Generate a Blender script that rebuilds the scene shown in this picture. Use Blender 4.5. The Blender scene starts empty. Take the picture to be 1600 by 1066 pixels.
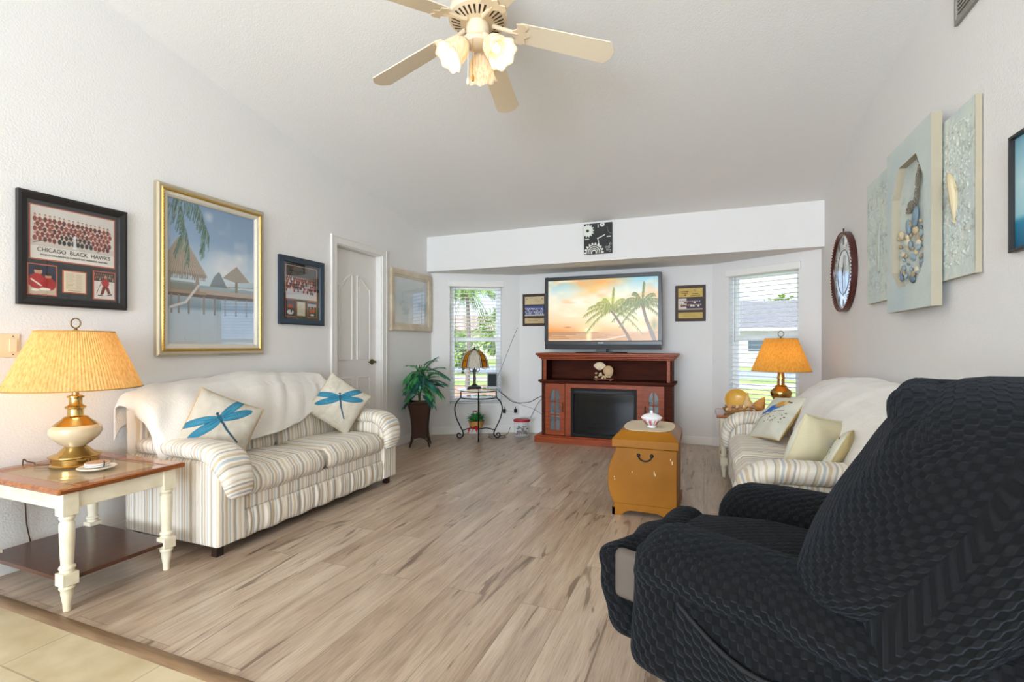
import bpy, bmesh, math, random
import numpy as np
from mathutils import Vector, Matrix, noise
random.seed(7)
PI = math.pi
scn = bpy.context.scene
C = scn.collection

# ------------------------------------------------------------------ camera, world, lights, exposure
cam_d = bpy.data.cameras.new('camera'); cam = bpy.data.objects.new('camera', cam_d); C.objects.link(cam)
cam.location = (0, 0, 1.12); cam.rotation_euler = (PI / 2, 0, math.radians(21.5))
cam_d.sensor_width = 36; cam_d.lens = 761 / 1600 * 36; cam_d.shift_y = 7 / 1600; cam_d.clip_start = .02; cam_d.clip_end = 400
scn.camera = cam
scn.view_settings.view_transform = 'Standard'; scn.view_settings.look = 'None'
scn.view_settings.gamma = 1; scn.view_settings.use_curve_mapping = False
scn.view_settings.exposure = 0.19
scn.cycles.use_denoising = True
scn.cycles.max_bounces = 10; scn.cycles.diffuse_bounces = 6; scn.cycles.transparent_max_bounces = 12
scn.cycles.caustics_reflective = False; scn.cycles.caustics_refractive = False
scn.cycles.sample_clamp_indirect = 6

w = bpy.data.worlds.new('sky'); scn.world = w; w.use_nodes = True
nt = w.node_tree; nt.nodes.clear()
wo = nt.nodes.new('ShaderNodeOutputWorld'); bg = nt.nodes.new('ShaderNodeBackground')
tc = nt.nodes.new('ShaderNodeTexCoord'); mp = nt.nodes.new('ShaderNodeMapping'); mp.inputs['Scale'].default_value = (1, 1, 3.5)
nz = nt.nodes.new('ShaderNodeTexNoise'); nz.inputs['Scale'].default_value = 3.2; nz.inputs['Detail'].default_value = 7
cr = nt.nodes.new('ShaderNodeValToRGB'); cr.color_ramp.elements[0].position = .42; cr.color_ramp.elements[1].position = .62
cr.color_ramp.elements[0].color = (.36, .58, 1.0, 1); cr.color_ramp.elements[1].color = (.95, .97, 1, 1)
nt.links.new(tc.outputs['Generated'], mp.inputs[0]); nt.links.new(mp.outputs[0], nz.inputs['Vector'])
nt.links.new(nz.outputs['Fac'], cr.inputs[0]); nt.links.new(cr.outputs[0], bg.inputs[0]); nt.links.new(bg.outputs[0], wo.inputs[0])
bg.inputs[1].default_value = 2.2


def light(name, kind, loc, energy, color=(1, 1, 1), rot=(0, 0, 0), size=None, size_y=None, radius=None):
    d = bpy.data.lights.new(name, kind); d.energy = energy; d.color = color
    if kind == 'AREA':
        d.shape = 'RECTANGLE'; d.size = size; d.size_y = size_y or size
    if radius is not None:
        if kind == 'SUN': d.angle = radius
        else: d.shadow_soft_size = radius
    o = bpy.data.objects.new(name, d); C.objects.link(o); o.location = loc; o.rotation_euler = rot
    return o


light('sun', 'SUN', (0, 0, 20), 3.4, (1, .95, .87), (math.radians(48), 0, math.radians(-25)), radius=.01)
# unseen fill lamp, added behind the camera to brighten walls and ceiling
light('rear_fill_light', 'AREA', (-.9, -5.35, 1.3), 450, (.78, .89, 1), (math.radians(101), 0, 0), 3.4, 2.2)
# sky portals in the two bay windows (they only guide the sampling of the real sky)
for x_, a_ in ((-2.72, 31.5), (.55, -31.2)):
    o = light('bay_sky_portal', 'AREA', (x_, 5.66, 1.145), 1, (1, 1, 1), (math.radians(-90), 0, math.radians(a_)), .66, 1.52); o.data.cycles.is_portal = True


# ------------------------------------------------------------------ helpers
def srgb(h):
    if isinstance(h, str):
        h = h.lstrip('#'); c = [int(h[i:i + 2], 16) / 255 for i in (0, 2, 4)]
    else: c = h
    return tuple((x / 12.92 if x <= .04045 else ((x + .055) / 1.055) ** 2.4) for x in c)


class MB:
    """collects geometry (vertices, faces, material index, uv) and links it as one object"""
    def __init__(s): s.v = []; s.f = []; s.m = []; s.uv = []; s.col = None

    def add(s, V, F, mi=0, M=None, UV=None):
        b = len(s.v)
        for p in V:
            p = Vector(p)
            if M is not None: p = M @ p
            s.v.append(p[:])
        for k, f in enumerate(F):
            s.f.append([b + i for i in f]); s.m.append(mi)
            s.uv.append([UV[i] for i in f] if UV else None)
        return s

    def box(s, x0, x1, y0, y1, z0, z1, mi=0, M=None):
        V = [(x, y, z) for x in (x0, x1) for y in (y0, y1) for z in (z0, z1)]
        F = [(0, 1, 3, 2), (4, 6, 7, 5), (0, 4, 5, 1), (2, 3, 7, 6), (0, 2, 6, 4), (1, 5, 7, 3)]
        return s.add(V, F, mi, M)

    def lathe(s, prof, n=32, mi=0, M=None, squash=None):
        """prof: list of (r, z); closed at r == 0"""
        V = []; F = []
        for r, z in prof:
            for k in range(n):
                a = 2 * PI * k / n; V.append((r * math.cos(a), r * math.sin(a), z))
        for i in range(len(prof) - 1):
            for k in range(n):
                a = i * n + k; b = i * n + (k + 1) % n
                F.append((a, b, b + n, a + n))
        return s.add(V, F, mi, M)

    def cyl(s, r, z0, z1, n=24, mi=0, M=None, r2=None):
        r2 = r if r2 is None else r2
        return s.lathe([(0, z0), (r, z0), (r2, z1), (0, z1)], n, mi, M)

    def ball(s, c, rx, ry=None, rz=None, n=16, mi=0, M=None, R=None):
        ry = rx if ry is None else ry; rz = rx if rz is None else rz
        T = Matrix.Translation(Vector(c)) @ (R or Matrix.Identity(4)) @ Matrix.Diagonal((rx, ry, rz, 1))
        if M is not None: T = M @ T
        m = max(5, n // 2 + 1)
        return s.lathe([(math.sin(PI * i / m), -math.cos(PI * i / m)) for i in range(m + 1)], n, mi, T)

    def tube(s, P, r, n=8, mi=0, M=None, closed=False, cap=True):
        P = [Vector(p) for p in P]; N = len(P)
        R = r if isinstance(r, (list, tuple)) else [r] * N
        V = []; F = []; up = None
        for i in range(N):
            a = P[(i - 1) % N] if (closed or i > 0) else P[i]; b = P[(i + 1) % N] if (closed or i < N - 1) else P[i]
            t = (b - a).normalized() if (b - a).length > 1e-9 else Vector((0, 0, 1))
            if up is None:
                up = Vector((0, 0, 1)) if abs(t.z) < .9 else Vector((1, 0, 0))
            x = up.cross(t)
            if x.length < 1e-6: x = Vector((0, 1, 0)).cross(t)
            x.normalize(); y = t.cross(x).normalized(); up = y
            for k in range(n):
                q = 2 * PI * k / n; V.append(P[i] + R[i] * (math.cos(q) * x + math.sin(q) * y))
        for i in range(N if closed else N - 1):
            for k in range(n):
                a = i * n + k; b = i * n + (k + 1) % n; c = ((i + 1) % N) * n
                F.append((a, b, c + (k + 1) % n, c + k))
        if cap and not closed:
            F.append(tuple(range(n))[::-1]); F.append(tuple((N - 1) * n + k for k in range(n)))
        return s.add(V, F, mi, M)

    def prism(s, poly, a, b, axis='z', mi=0, M=None):
        """poly: 2-d points; extruded along axis from a to b.  x:(y,z)  y:(x,z)  z:(x,y)"""
        def P(u, v, t): return {'x': (t, u, v), 'y': (u, t, v), 'z': (u, v, t)}[axis]
        n = len(poly)
        V = [P(u, v, a) for u, v in poly] + [P(u, v, b) for u, v in poly]
        F = [tuple(range(n))[::-1], tuple(range(n, 2 * n))] + [(i, (i + 1) % n, n + (i + 1) % n, n + i) for i in range(n)]
        return s.add(V, F, mi, M)

    def grid(s, fn, nu, nv, mi=0, M=None, wrap_u=False):
        V = []; F = []; UV = []
        for j in range(nv + 1):
            for i in range(nu + 1):
                V.append(fn(i / nu, j / nv)); UV.append((i / nu, j / nv))
        for j in range(nv):
            for i in range(nu):
                a = j * (nu + 1) + i; F.append((a, a + 1, a + nu + 2, a + nu + 1))
        return s.add(V, F, mi, M, UV)

    def soft(s, c, size, r, n=10, mi=0, M=None, puff=0, deform=None, uvs=1.0):
        """rounded, optionally puffed box with metre uv's; deform(p)->p in local (centred) coordinates"""
        hx, hy, hz = (d / 2 for d in size)
        r = min(r, hx, hy, hz) * .999
        cnt = [max(3, int(n * d / max(size))) + 2 for d in size]
        def ax(h, k):
            inn = [-h, -h + r * .3, -h + r * .62] + [(-h + r) + (2 * h - 2 * r) * i / k for i in range(k + 1)] + [h - r * .62, h - r * .3, h]
            return inn
        A = [ax(hx, cnt[0]), ax(hy, cnt[1]), ax(hz, cnt[2])]
        H = (hx, hy, hz)
        for d in range(3):
            u, v = [(1, 2), (2, 0), (0, 1)][d]
            for sg in (-1, 1):
                V = []; UV = []; F = []
                for pv in A[v]:
                    for pu in A[u]:
                        p = [0, 0, 0]; p[d] = sg * H[d]; p[u] = pu; p[v] = pv
                        q = [max(-H[k] + r, min(H[k] - r, p[k])) for k in range(3)]
                        dv = Vector(p) - Vector(q)
                        o = Vector(q) + (dv.normalized() * r if dv.length > 1e-9 else Vector())
                        if puff:
                            e = (1 - (pu / H[u]) ** 2) * (1 - (pv / H[v]) ** 2)
                            o[d] += sg * puff * max(0, e) ** .6 * (1 if d == min(range(3), key=lambda k: H[k]) else .35)
                        if deform: o = Vector(deform(o))
                        V.append(o + Vector(c)); UV.append(((pu + d * .37) * uvs, (pv + d * .21) * uvs))
                nu = len(A[u])
                for j in range(len(A[v]) - 1):
                    for i in range(nu - 1):
                        a = j * nu + i; f = (a, a + 1, a + nu + 1, a + nu)
                        F.append(f if sg > 0 else f[::-1])
                s.add(V, F, mi, M, UV)
        return s

    def build(s, name, mats, parent=None, smooth=False, bevel=0, merge=False, sharp=35, subsurf=0, solid=0):
        me = bpy.data.meshes.new(name)
        me.from_pydata(s.v, [], s.f); me.update()
        if not isinstance(mats, (list, tuple)): mats = [mats]
        for m in mats: me.materials.append(m)
        me.polygons.foreach_set('material_index', s.m)
        if any(u is not None for u in s.uv):
            l = me.uv_layers.new(name='UVMap'); k = 0; data = np.zeros(len(me.loops) * 2)
            for f, u in zip(s.f, s.uv):
                for i in range(len(f)):
                    if u: data[2 * k], data[2 * k + 1] = u[i]
                    k += 1
            l.data.foreach_set('uv', data)
        bm = bmesh.new(); bm.from_mesh(me)
        if merge: bmesh.ops.remove_doubles(bm, verts=bm.verts, dist=1e-5)
        else:
            bmesh.ops.remove_doubles(bm, verts=bm.verts, dist=1e-7)
        if not solid: bmesh.ops.recalc_face_normals(bm, faces=bm.faces)
        bm.to_mesh(me); bm.free()
        o = bpy.data.objects.new(name, me); C.objects.link(o)
        if parent is not None: o.parent = parent
        if smooth:
            me.polygons.foreach_set('use_smooth', [True] * len(me.polygons))
            if sharp: me.set_sharp_from_angle(angle=math.radians(sharp))
        if solid:
            md = o.modifiers.new('thick', 'SOLIDIFY'); md.thickness = solid; md.offset = 0
        if bevel:
            md = o.modifiers.new('edge', 'BEVEL'); md.width = bevel; md.segments = 2; md.limit_method = 'ANGLE'; md.angle_limit = math.radians(40)
            md.harden_normals = False
        if subsurf:
            md = o.modifiers.new('sub', 'SUBSURF'); md.levels = md.render_levels = subsurf
        return o


def tag(o, label, cat, group=None, kind=None):
    if label: o['label'] = label
    if cat: o['category'] = cat
    if group: o['group'] = group
    if kind: o['kind'] = kind
    return o


def thing(name, label, cat, loc=(0, 0, 0), rz=0, group=None):
    o = bpy.data.objects.new(name, None); C.objects.link(o); o.empty_display_size = .1
    o.location = loc; o.rotation_euler = (0, 0, rz)
    return tag(o, label, cat, group)


def struct(o): o['kind'] = 'structure'; return o


def T(x, y, z): return Matrix.Translation((x, y, z))
def RX(a): return Matrix.Rotation(a, 4, 'X')
def RY(a): return Matrix.Rotation(a, 4, 'Y')
def RZ(a): return Matrix.Rotation(a, 4, 'Z')


def bez(P, n=8):
    """smooth curve through points (catmull-rom)"""
    P = [Vector(p) for p in P]; out = []
    Q = [P[0] * 2 - P[1]] + P + [P[-1] * 2 - P[-2]]
    for i in range(1, len(Q) - 2):
        for k in range(n):
            t = k / n; a, b, c, d = Q[i - 1:i + 3]
            out.append(.5 * ((2 * b) + (c - a) * t + (2 * a - 5 * b + 4 * c - d) * t * t + (3 * b - a - 3 * c + d) * t ** 3))
    out.append(P[-1]); return out


def interp(t, tab):
    for (a, x), (b, y) in zip(tab, tab[1:]):
        if t <= b:
            k = max(0, (t - a) / (b - a)); k = k * k * (3 - 2 * k); return x + (y - x) * k
    return tab[-1][1]


# ------------------------------------------------------------------ materials
MATS = {}


def mat(name, col, rough=.5, metal=0, bump=None, noise_col=None, spec=.5, trans=0, alpha=1, emit=None, coat=0, sheen=0, ior=1.45, subsurf=0):
    """bump=(scale, distance, detail); noise_col=(hex, scale, stretch)"""
    if name in MATS: return MATS[name]
    m = bpy.data.materials.new(name); m.use_nodes = True; nt = m.node_tree; b = nt.nodes['Principled BSDF']
    b.inputs['Base Color'].default_value = (*srgb(col), 1); b.inputs['Roughness'].default_value = rough
    b.inputs['Metallic'].default_value = metal; b.inputs['Specular IOR Level'].default_value = spec
    b.inputs['Transmission Weight'].default_value = trans; b.inputs['IOR'].default_value = ior
    b.inputs['Coat Weight'].default_value = coat; b.inputs['Sheen Weight'].default_value = sheen; b.inputs['Alpha'].default_value = alpha
    if emit:
        b.inputs['Emission Color'].default_value = (*srgb(emit[0]), 1); b.inputs['Emission Strength'].default_value = emit[1]
    tc = nt.nodes.new('ShaderNodeTexCoord')
    if noise_col:
        h, sc, st = noise_col
        mp = nt.nodes.new('ShaderNodeMapping'); mp.inputs['Scale'].default_value = st
        n = nt.nodes.new('ShaderNodeTexNoise'); n.inputs['Scale'].default_value = sc; n.inputs['Detail'].default_value = 6
        mx = nt.nodes.new('ShaderNodeMix'); mx.data_type = 'RGBA'
        mx.inputs['A'].default_value = (*srgb(col), 1); mx.inputs['B'].default_value = (*srgb(h), 1)
        r = nt.nodes.new('ShaderNodeValToRGB'); r.color_ramp.elements[0].position = .35; r.color_ramp.elements[1].position = .7
        nt.links.new(tc.outputs['Object'], mp.inputs[0]); nt.links.new(mp.outputs[0], n.inputs['Vector'])
        nt.links.new(n.outputs['Fac'], r.inputs[0]); nt.links.new(r.outputs[0], mx.inputs['Factor']); nt.links.new(mx.outputs['Result'], b.inputs['Base Color'])
    if bump:
        n = nt.nodes.new('ShaderNodeTexNoise'); n.inputs['Scale'].default_value = bump[0]; n.inputs['Detail'].default_value = bump[2] if len(bump) > 2 else 3
        bp = nt.nodes.new('ShaderNodeBump'); bp.inputs['Distance'].default_value = bump[1]; bp.inputs['Strength'].default_value = 1
        nt.links.new(tc.outputs['Object'], n.inputs['Vector']); nt.links.new(n.outputs['Fac'], bp.inputs['Height']); nt.links.new(bp.outputs[0], b.inputs['Normal'])
    MATS[name] = m; return m


def nodes(m): return m.node_tree, m.node_tree.nodes['Principled BSDF']


def math_node(nt, op, a, b=None):
    n = nt.nodes.new('ShaderNodeMath'); n.operation = op
    for i, x in enumerate((a, b)):
        if x is None: continue
        if isinstance(x, (int, float)): n.inputs[i].default_value = x
        else: nt.links.new(x, n.inputs[i])
    return n.outputs[0]


M_wall = mat('wall_paint', 'e6e4e2', .85, bump=(110, .0016, 2), spec=.2)
M_ceil = mat('ceiling_paint', 'e8e7e5', .95, bump=(120, .0016, 2), spec=.1)
M_white = mat('white_gloss', 'eceae6', .4)
M_door = mat('door_paint', 'e6e3df', .45)
M_vinyl = mat('white_vinyl', 'f0f0f0', .45)
M_slat = mat('blind_slat', 'f2f2f0', .5)
M_brass = mat('polished_brass', 'c8a868', .2, 1)
M_agedbrass = mat('aged_brass', '6b5a38', .4, 1)
M_black = mat('black_plastic', '121212', .35)
M_blackiron = mat('black_iron', '15161a', .45, .3)
M_glass = mat('clear_glass', 'ffffff', .02, trans=1, ior=1.45)
M_cherry = mat('cherry_wood', '98400f', .42, noise_col=('76300e', 3, (1.5, 14, 14)), coat=0, spec=.35)
M_cherrydk = mat('dark_cherry_wood', '52200b', .7, noise_col=('371409', 3, (1.5, 14, 14)), spec=.2)
M_tabletop = mat('honey_wood', 'a4602a', .22, noise_col=('7d4019', 4, (10, 1.2, 8)), coat=.5)
M_shelfwood = mat('dark_shelf_wood', '4f2a1b', .3, noise_col=('3b1e14', 4, (10, 1.5, 8)), coat=.3)
M_cream = mat('cream_paint', 'e8dfc8', .5, noise_col=('d3c6a6', 9, (1, 1, 1)))
M_plate = mat('ivory_plastic', 'e6d2ae', .5)
M_red = mat('red_plastic', 'a81820', .35)
M_ribbon = mat('red_ribbon', 'c11a22', .5)

def sheet_fresnel(nt, mx, f0):
    lw = nt.nodes.new('ShaderNodeLayerWeight'); lw.inputs['Blend'].default_value = .5
    p5 = math_node(nt, 'POWER', lw.outputs['Facing'], 4.0); nt.links.new(math_node(nt, 'ADD', math_node(nt, 'MULTIPLY', p5, 1 - f0), f0), mx.inputs[0])


# wood plank floor
m = mat('plank_floor', '9c7f66', .28); nt, b = nodes(m)
tc = nt.nodes.new('ShaderNodeTexCoord'); sp = nt.nodes.new('ShaderNodeSeparateXYZ'); cb = nt.nodes.new('ShaderNodeCombineXYZ')
nt.links.new(tc.outputs['Object'], sp.inputs[0]); nt.links.new(sp.outputs['Y'], cb.inputs['X']); nt.links.new(sp.outputs['X'], cb.inputs['Y'])
br = nt.nodes.new('ShaderNodeTexBrick'); br.offset = .37; br.inputs['Scale'].default_value = 1; br.inputs['Brick Width'].default_value = 1.22
br.inputs['Row Height'].default_value = .185; br.inputs['Mortar Size'].default_value = .0012; br.inputs['Mortar Smooth'].default_value = .1
br.inputs['Color1'].default_value = (0, 0, 0, 1); br.inputs['Color2'].default_value = (1, 1, 1, 1); br.inputs['Mortar'].default_value = (.5, .5, .5, 1)
nt.links.new(cb.outputs[0], br.inputs['Vector'])
off = nt.nodes.new('ShaderNodeVectorMath'); off.operation = 'MULTIPLY_ADD'; off.inputs[1].default_value = (7, 3, 11)
nt.links.new(br.outputs['Color'], off.inputs[0]); nt.links.new(tc.outputs['Object'], off.inputs[2])


def stretched(scale, st, det=5, dist=0):
    mp = nt.nodes.new('ShaderNodeMapping'); mp.inputs['Scale'].default_value = st; nt.links.new(off.outputs[0], mp.inputs[0])
    n = nt.nodes.new('ShaderNodeTexNoise'); n.inputs['Scale'].default_value = scale; n.inputs['Detail'].default_value = det; n.inputs['Distortion'].default_value = dist
    nt.links.new(mp.outputs[0], n.inputs['Vector']); return n.outputs['Fac']


def ramp(fac, stops):
    r = nt.nodes.new('ShaderNodeValToRGB'); e = r.color_ramp.elements
    while len(e) < len(stops): e.new(.5)
    for k, (p, c) in enumerate(stops): e[k].position = p; e[k].color = (*srgb(c), 1)
    nt.links.new(fac, r.inputs[0]); return r.outputs[0]


def mix(fac, a, bb, mode='MIX'):
    x = nt.nodes.new('ShaderNodeMix'); x.data_type = 'RGBA'; x.blend_type = mode
    for k, v in (('Factor', fac), ('A', a), ('B', bb)):
        if isinstance(v, (int, float)): x.inputs[k].default_value = v
        elif isinstance(v, tuple): x.inputs[k].default_value = v
        else: nt.links.new(v, x.inputs[k])
    return x.outputs['Result']


plank = ramp(br.outputs['Color'], [(0, 'a8917c'), (.25, 'd0bea9'), (.5, 'b7a18c'), (.75, 'dac9b6'), (1, 'c1ab95')])
g1 = ramp(stretched(2.0, (6, .7, 1), 6, .9), [(.32, '6f5645'), (.5, 'ad957f'), (.68, 'd6c4af')])
c1 = mix(.55, plank, g1)
fine = stretched(16, (14, .5, 1), 4)
c2 = mix(.35, c1, ramp(fine, [(.3, '6b503d'), (.6, 'c2a78e')]))
knots = ramp(stretched(1.3, (7, .75, 1), 5, 2.2), [(.61, '000000'), (.67, 'ffffff')])
c3 = mix(math_node(nt, 'MULTIPLY', knots, .62), c2, (*srgb('55402f'), 1))
seam = mix(math_node(nt, 'MULTIPLY', br.outputs['Fac'], .6), c3, (*srgb('4a3729'), 1))
nt.links.new(seam, b.inputs['Base Color'])
bp = nt.nodes.new('ShaderNodeBump'); bp.inputs['Distance'].default_value = .0015; nt.links.new(math_node(nt, 'SUBTRACT', fine, br.outputs['Fac']), bp.inputs['Height']); nt.links.new(bp.outputs[0], b.inputs['Normal'])
bp.inputs['Strength'].default_value = .5
M_floor = m
M_thresh = mat('threshold_wood', '8b6f52', .4, noise_col=('6b5038', 4, (1, 14, 1)))

m = mat('travertine_tile', 'c9b795', .4); nt, b = nodes(m)
tc = nt.nodes.new('ShaderNodeTexCoord'); mp = nt.nodes.new('ShaderNodeMapping'); mp.inputs['Location'].default_value = (2.29 + .52 * 10, -.929 + .52 * 10, 0)
nt.links.new(tc.outputs['Object'], mp.inputs[0])
br = nt.nodes.new('ShaderNodeTexBrick'); br.offset = 0; br.inputs['Scale'].default_value = 1; br.inputs['Brick Width'].default_value = .52
br.inputs['Row Height'].default_value = .52; br.inputs['Mortar Size'].default_value = .003; br.inputs['Mortar'].default_value = (*srgb('7d6a4e'), 1)
br.inputs['Color1'].default_value = (*srgb('c3b08c'), 1); br.inputs['Color2'].default_value = (*srgb('cdbb9a'), 1)
nt.links.new(mp.outputs[0], br.inputs['Vector']); off = tc
n = nt.nodes.new('ShaderNodeTexNoise'); n.inputs['Scale'].default_value = 5; n.inputs['Detail'].default_value = 8; nt.links.new(tc.outputs['Object'], n.inputs['Vector'])
nt.links.new(mix(.45, br.outputs['Color'], ramp(n.outputs['Fac'], [(.35, 'a8936c'), (.6, 'd9c9aa')])), b.inputs['Base Color'])
M_tile = m


def stripes(name, axis, seed=3, period=.155):
    m = mat(name, 'd8cdbd', .9, sheen=.2); nt, b = nodes(m)
    tc = nt.nodes.new('ShaderNodeTexCoord'); sp = nt.nodes.new('ShaderNodeSeparateXYZ'); nt.links.new(tc.outputs['Object'], sp.inputs[0])
    n = nt.nodes.new('ShaderNodeTexNoise'); n.inputs['Scale'].default_value = 7; nt.links.new(tc.outputs['Object'], n.inputs['Vector'])
    v = math_node(nt, 'ADD', sp.outputs[axis], math_node(nt, 'MULTIPLY', n.outputs['Fac'], .012))
    fr = math_node(nt, 'FRACT', math_node(nt, 'MULTIPLY', v, 1 / period))
    r = nt.nodes.new('ShaderNodeValToRGB'); r.color_ramp.interpolation = 'LINEAR'; e = r.color_ramp.elements
    rnd = random.Random(seed); pal = ['e4dccf', 'd3c3aa', 'e8e1d7', 'b2aba1', 'e0d6c8', 'c8b496', 'e2dbd0', 'b6bbbb', 'e8e0d4', 'd0bfa4', 'aaa297', 'e3dace']
    N = 15; pos = sorted(rnd.random() for _ in range(N - 1)); prev = 0; k = 0; cols = []
    for i in range(N): cols.append(pal[i % len(pal)])
    bounds = [0] + [(i + rnd.uniform(-.3, .3)) / N for i in range(1, N)] + [1]
    st = []
    for i in range(N):
        a, c = bounds[i], bounds[i + 1]; st += [(a + .006, cols[i]), (c - .006, cols[i])]
    while len(e) < len(st): e.new(.5)
    for i, (p, c) in enumerate(st): e[i].position = min(1, max(0, p)); e[i].color = (*srgb(c), 1)
    nt.links.new(fr, r.inputs[0]); nt.links.new(r.outputs[0], b.inputs['Base Color'])
    n2 = nt.nodes.new('ShaderNodeTexNoise'); n2.inputs['Scale'].default_value = 260; nt.links.new(tc.outputs['Object'], n2.inputs['Vector'])
    bp = nt.nodes.new('ShaderNodeBump'); bp.inputs['Distance'].default_value = .0015; nt.links.new(n2.outputs['Fac'], bp.inputs['Height']); nt.links.new(bp.outputs[0], b.inputs['Normal'])
    return m


M_strx = stripes('striped_upholstery_across', 'X', 3); M_stry = stripes('striped_upholstery', 'Y', 5)
M_throw = mat('white_fleece', 'e6e0d8', .95, bump=(180, .003, 3), sheen=.4)
M_linen = mat('cream_cushion_cloth', 'e2d8b8', .9, bump=(300, .0015, 2))
M_linen2 = mat('yellow_cushion_cloth', 'd2bd84', .9, bump=(300, .0015, 2))

# charcoal woven slipcover
m = mat('charcoal_weave', '2a2a2c', .9, sheen=.07, spec=.15); nt, b = nodes(m)
b.inputs['Sheen Tint'].default_value = (.45, .55, .7, 1); b.inputs['Sheen Roughness'].default_value = .5
tc = nt.nodes.new('ShaderNodeTexCoord'); nv = nt.nodes.new('ShaderNodeTexNoise'); nv.inputs['Scale'].default_value = 9; nt.links.new(tc.outputs['UV'], nv.inputs['Vector'])
va = nt.nodes.new('ShaderNodeVectorMath'); va.operation = 'MULTIPLY_ADD'; va.inputs[1].default_value = (.012, .012, 0); nt.links.new(nv.outputs['Color'], va.inputs[0]); nt.links.new(tc.outputs['UV'], va.inputs[2])
sp = nt.nodes.new('ShaderNodeSeparateXYZ'); nt.links.new(va.outputs[0], sp.inputs[0])
su = math_node(nt, 'SINE', math_node(nt, 'MULTIPLY', sp.outputs['X'], 2 * PI / .044)); sv = math_node(nt, 'SINE', math_node(nt, 'MULTIPLY', sp.outputs['Y'], 2 * PI / .034))
hgt = math_node(nt, 'MULTIPLY', su, sv)
sg = nt.nodes.new('ShaderNodeMapRange'); sg.interpolation_type = 'SMOOTHSTEP'; sg.inputs['From Min'].default_value = -.35; sg.inputs['From Max'].default_value = .45; nt.links.new(hgt, sg.inputs['Value'])
cm = nt.nodes.new('ShaderNodeMix'); cm.data_type = 'RGBA'; cm.inputs['A'].default_value = (*srgb('0e0e0f'), 1); cm.inputs['B'].default_value = (*srgb('161617'), 1); nt.links.new(sg.outputs[0], cm.inputs['Factor'])
nt.links.new(cm.outputs['Result'], b.inputs['Base Color'])
bp = nt.nodes.new('ShaderNodeBump'); bp.inputs['Distance'].default_value = .006; nt.links.new(sg.outputs[0], bp.inputs['Height']); nt.links.new(bp.outputs[0], b.inputs['Normal'])
M_weave = m

# pleated lamp shade: thin translucent cloth
def shade_mat(name, col):
    m = bpy.data.materials.new(name); m.use_nodes = True; nt = m.node_tree; nt.nodes.clear()
    o = nt.nodes.new('ShaderNodeOutputMaterial'); d = nt.nodes.new('ShaderNodeBsdfDiffuse'); t = nt.nodes.new('ShaderNodeBsdfTranslucent'); mx = nt.nodes.new('ShaderNodeMixShader')
    tc = nt.nodes.new('ShaderNodeTexCoord'); mp = nt.nodes.new('ShaderNodeMapping'); mp.inputs['Scale'].default_value = (1, 1, .03)
    n = nt.nodes.new('ShaderNodeTexNoise'); n.inputs['Scale'].default_value = 120; n.inputs['Detail'].default_value = 2
    r = nt.nodes.new('ShaderNodeValToRGB'); c = srgb(col); r.color_ramp.elements[0].color = (c[0] * .8, c[1] * .7, c[2] * .55, 1); r.color_ramp.elements[1].color = (*c, 1)
    r.color_ramp.elements[0].position = .3; r.color_ramp.elements[1].position = .6
    nt.links.new(tc.outputs['Object'], mp.inputs[0]); nt.links.new(mp.outputs[0], n.inputs['Vector']); nt.links.new(n.outputs['Fac'], r.inputs[0])
    nt.links.new(r.outputs[0], d.inputs[0]); nt.links.new(r.outputs[0], t.inputs[0]); mx.inputs[0].default_value = .45
    nt.links.new(d.outputs[0], mx.inputs[1]); nt.links.new(t.outputs[0], mx.inputs[2]); nt.links.new(mx.outputs[0], o.inputs[0])
    return m


M_shade = shade_mat('pleated_shade_cloth', 'ecc98c'); M_shade2 = shade_mat('amber_pleated_shade_cloth', 'e4b45c')
M_fanglass = shade_mat('frosted_glass', 'f6f0e2')
M_bulb = mat('lit_bulb', 'ffe2b0', .5, emit=('ffd596', 2.2))


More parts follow.
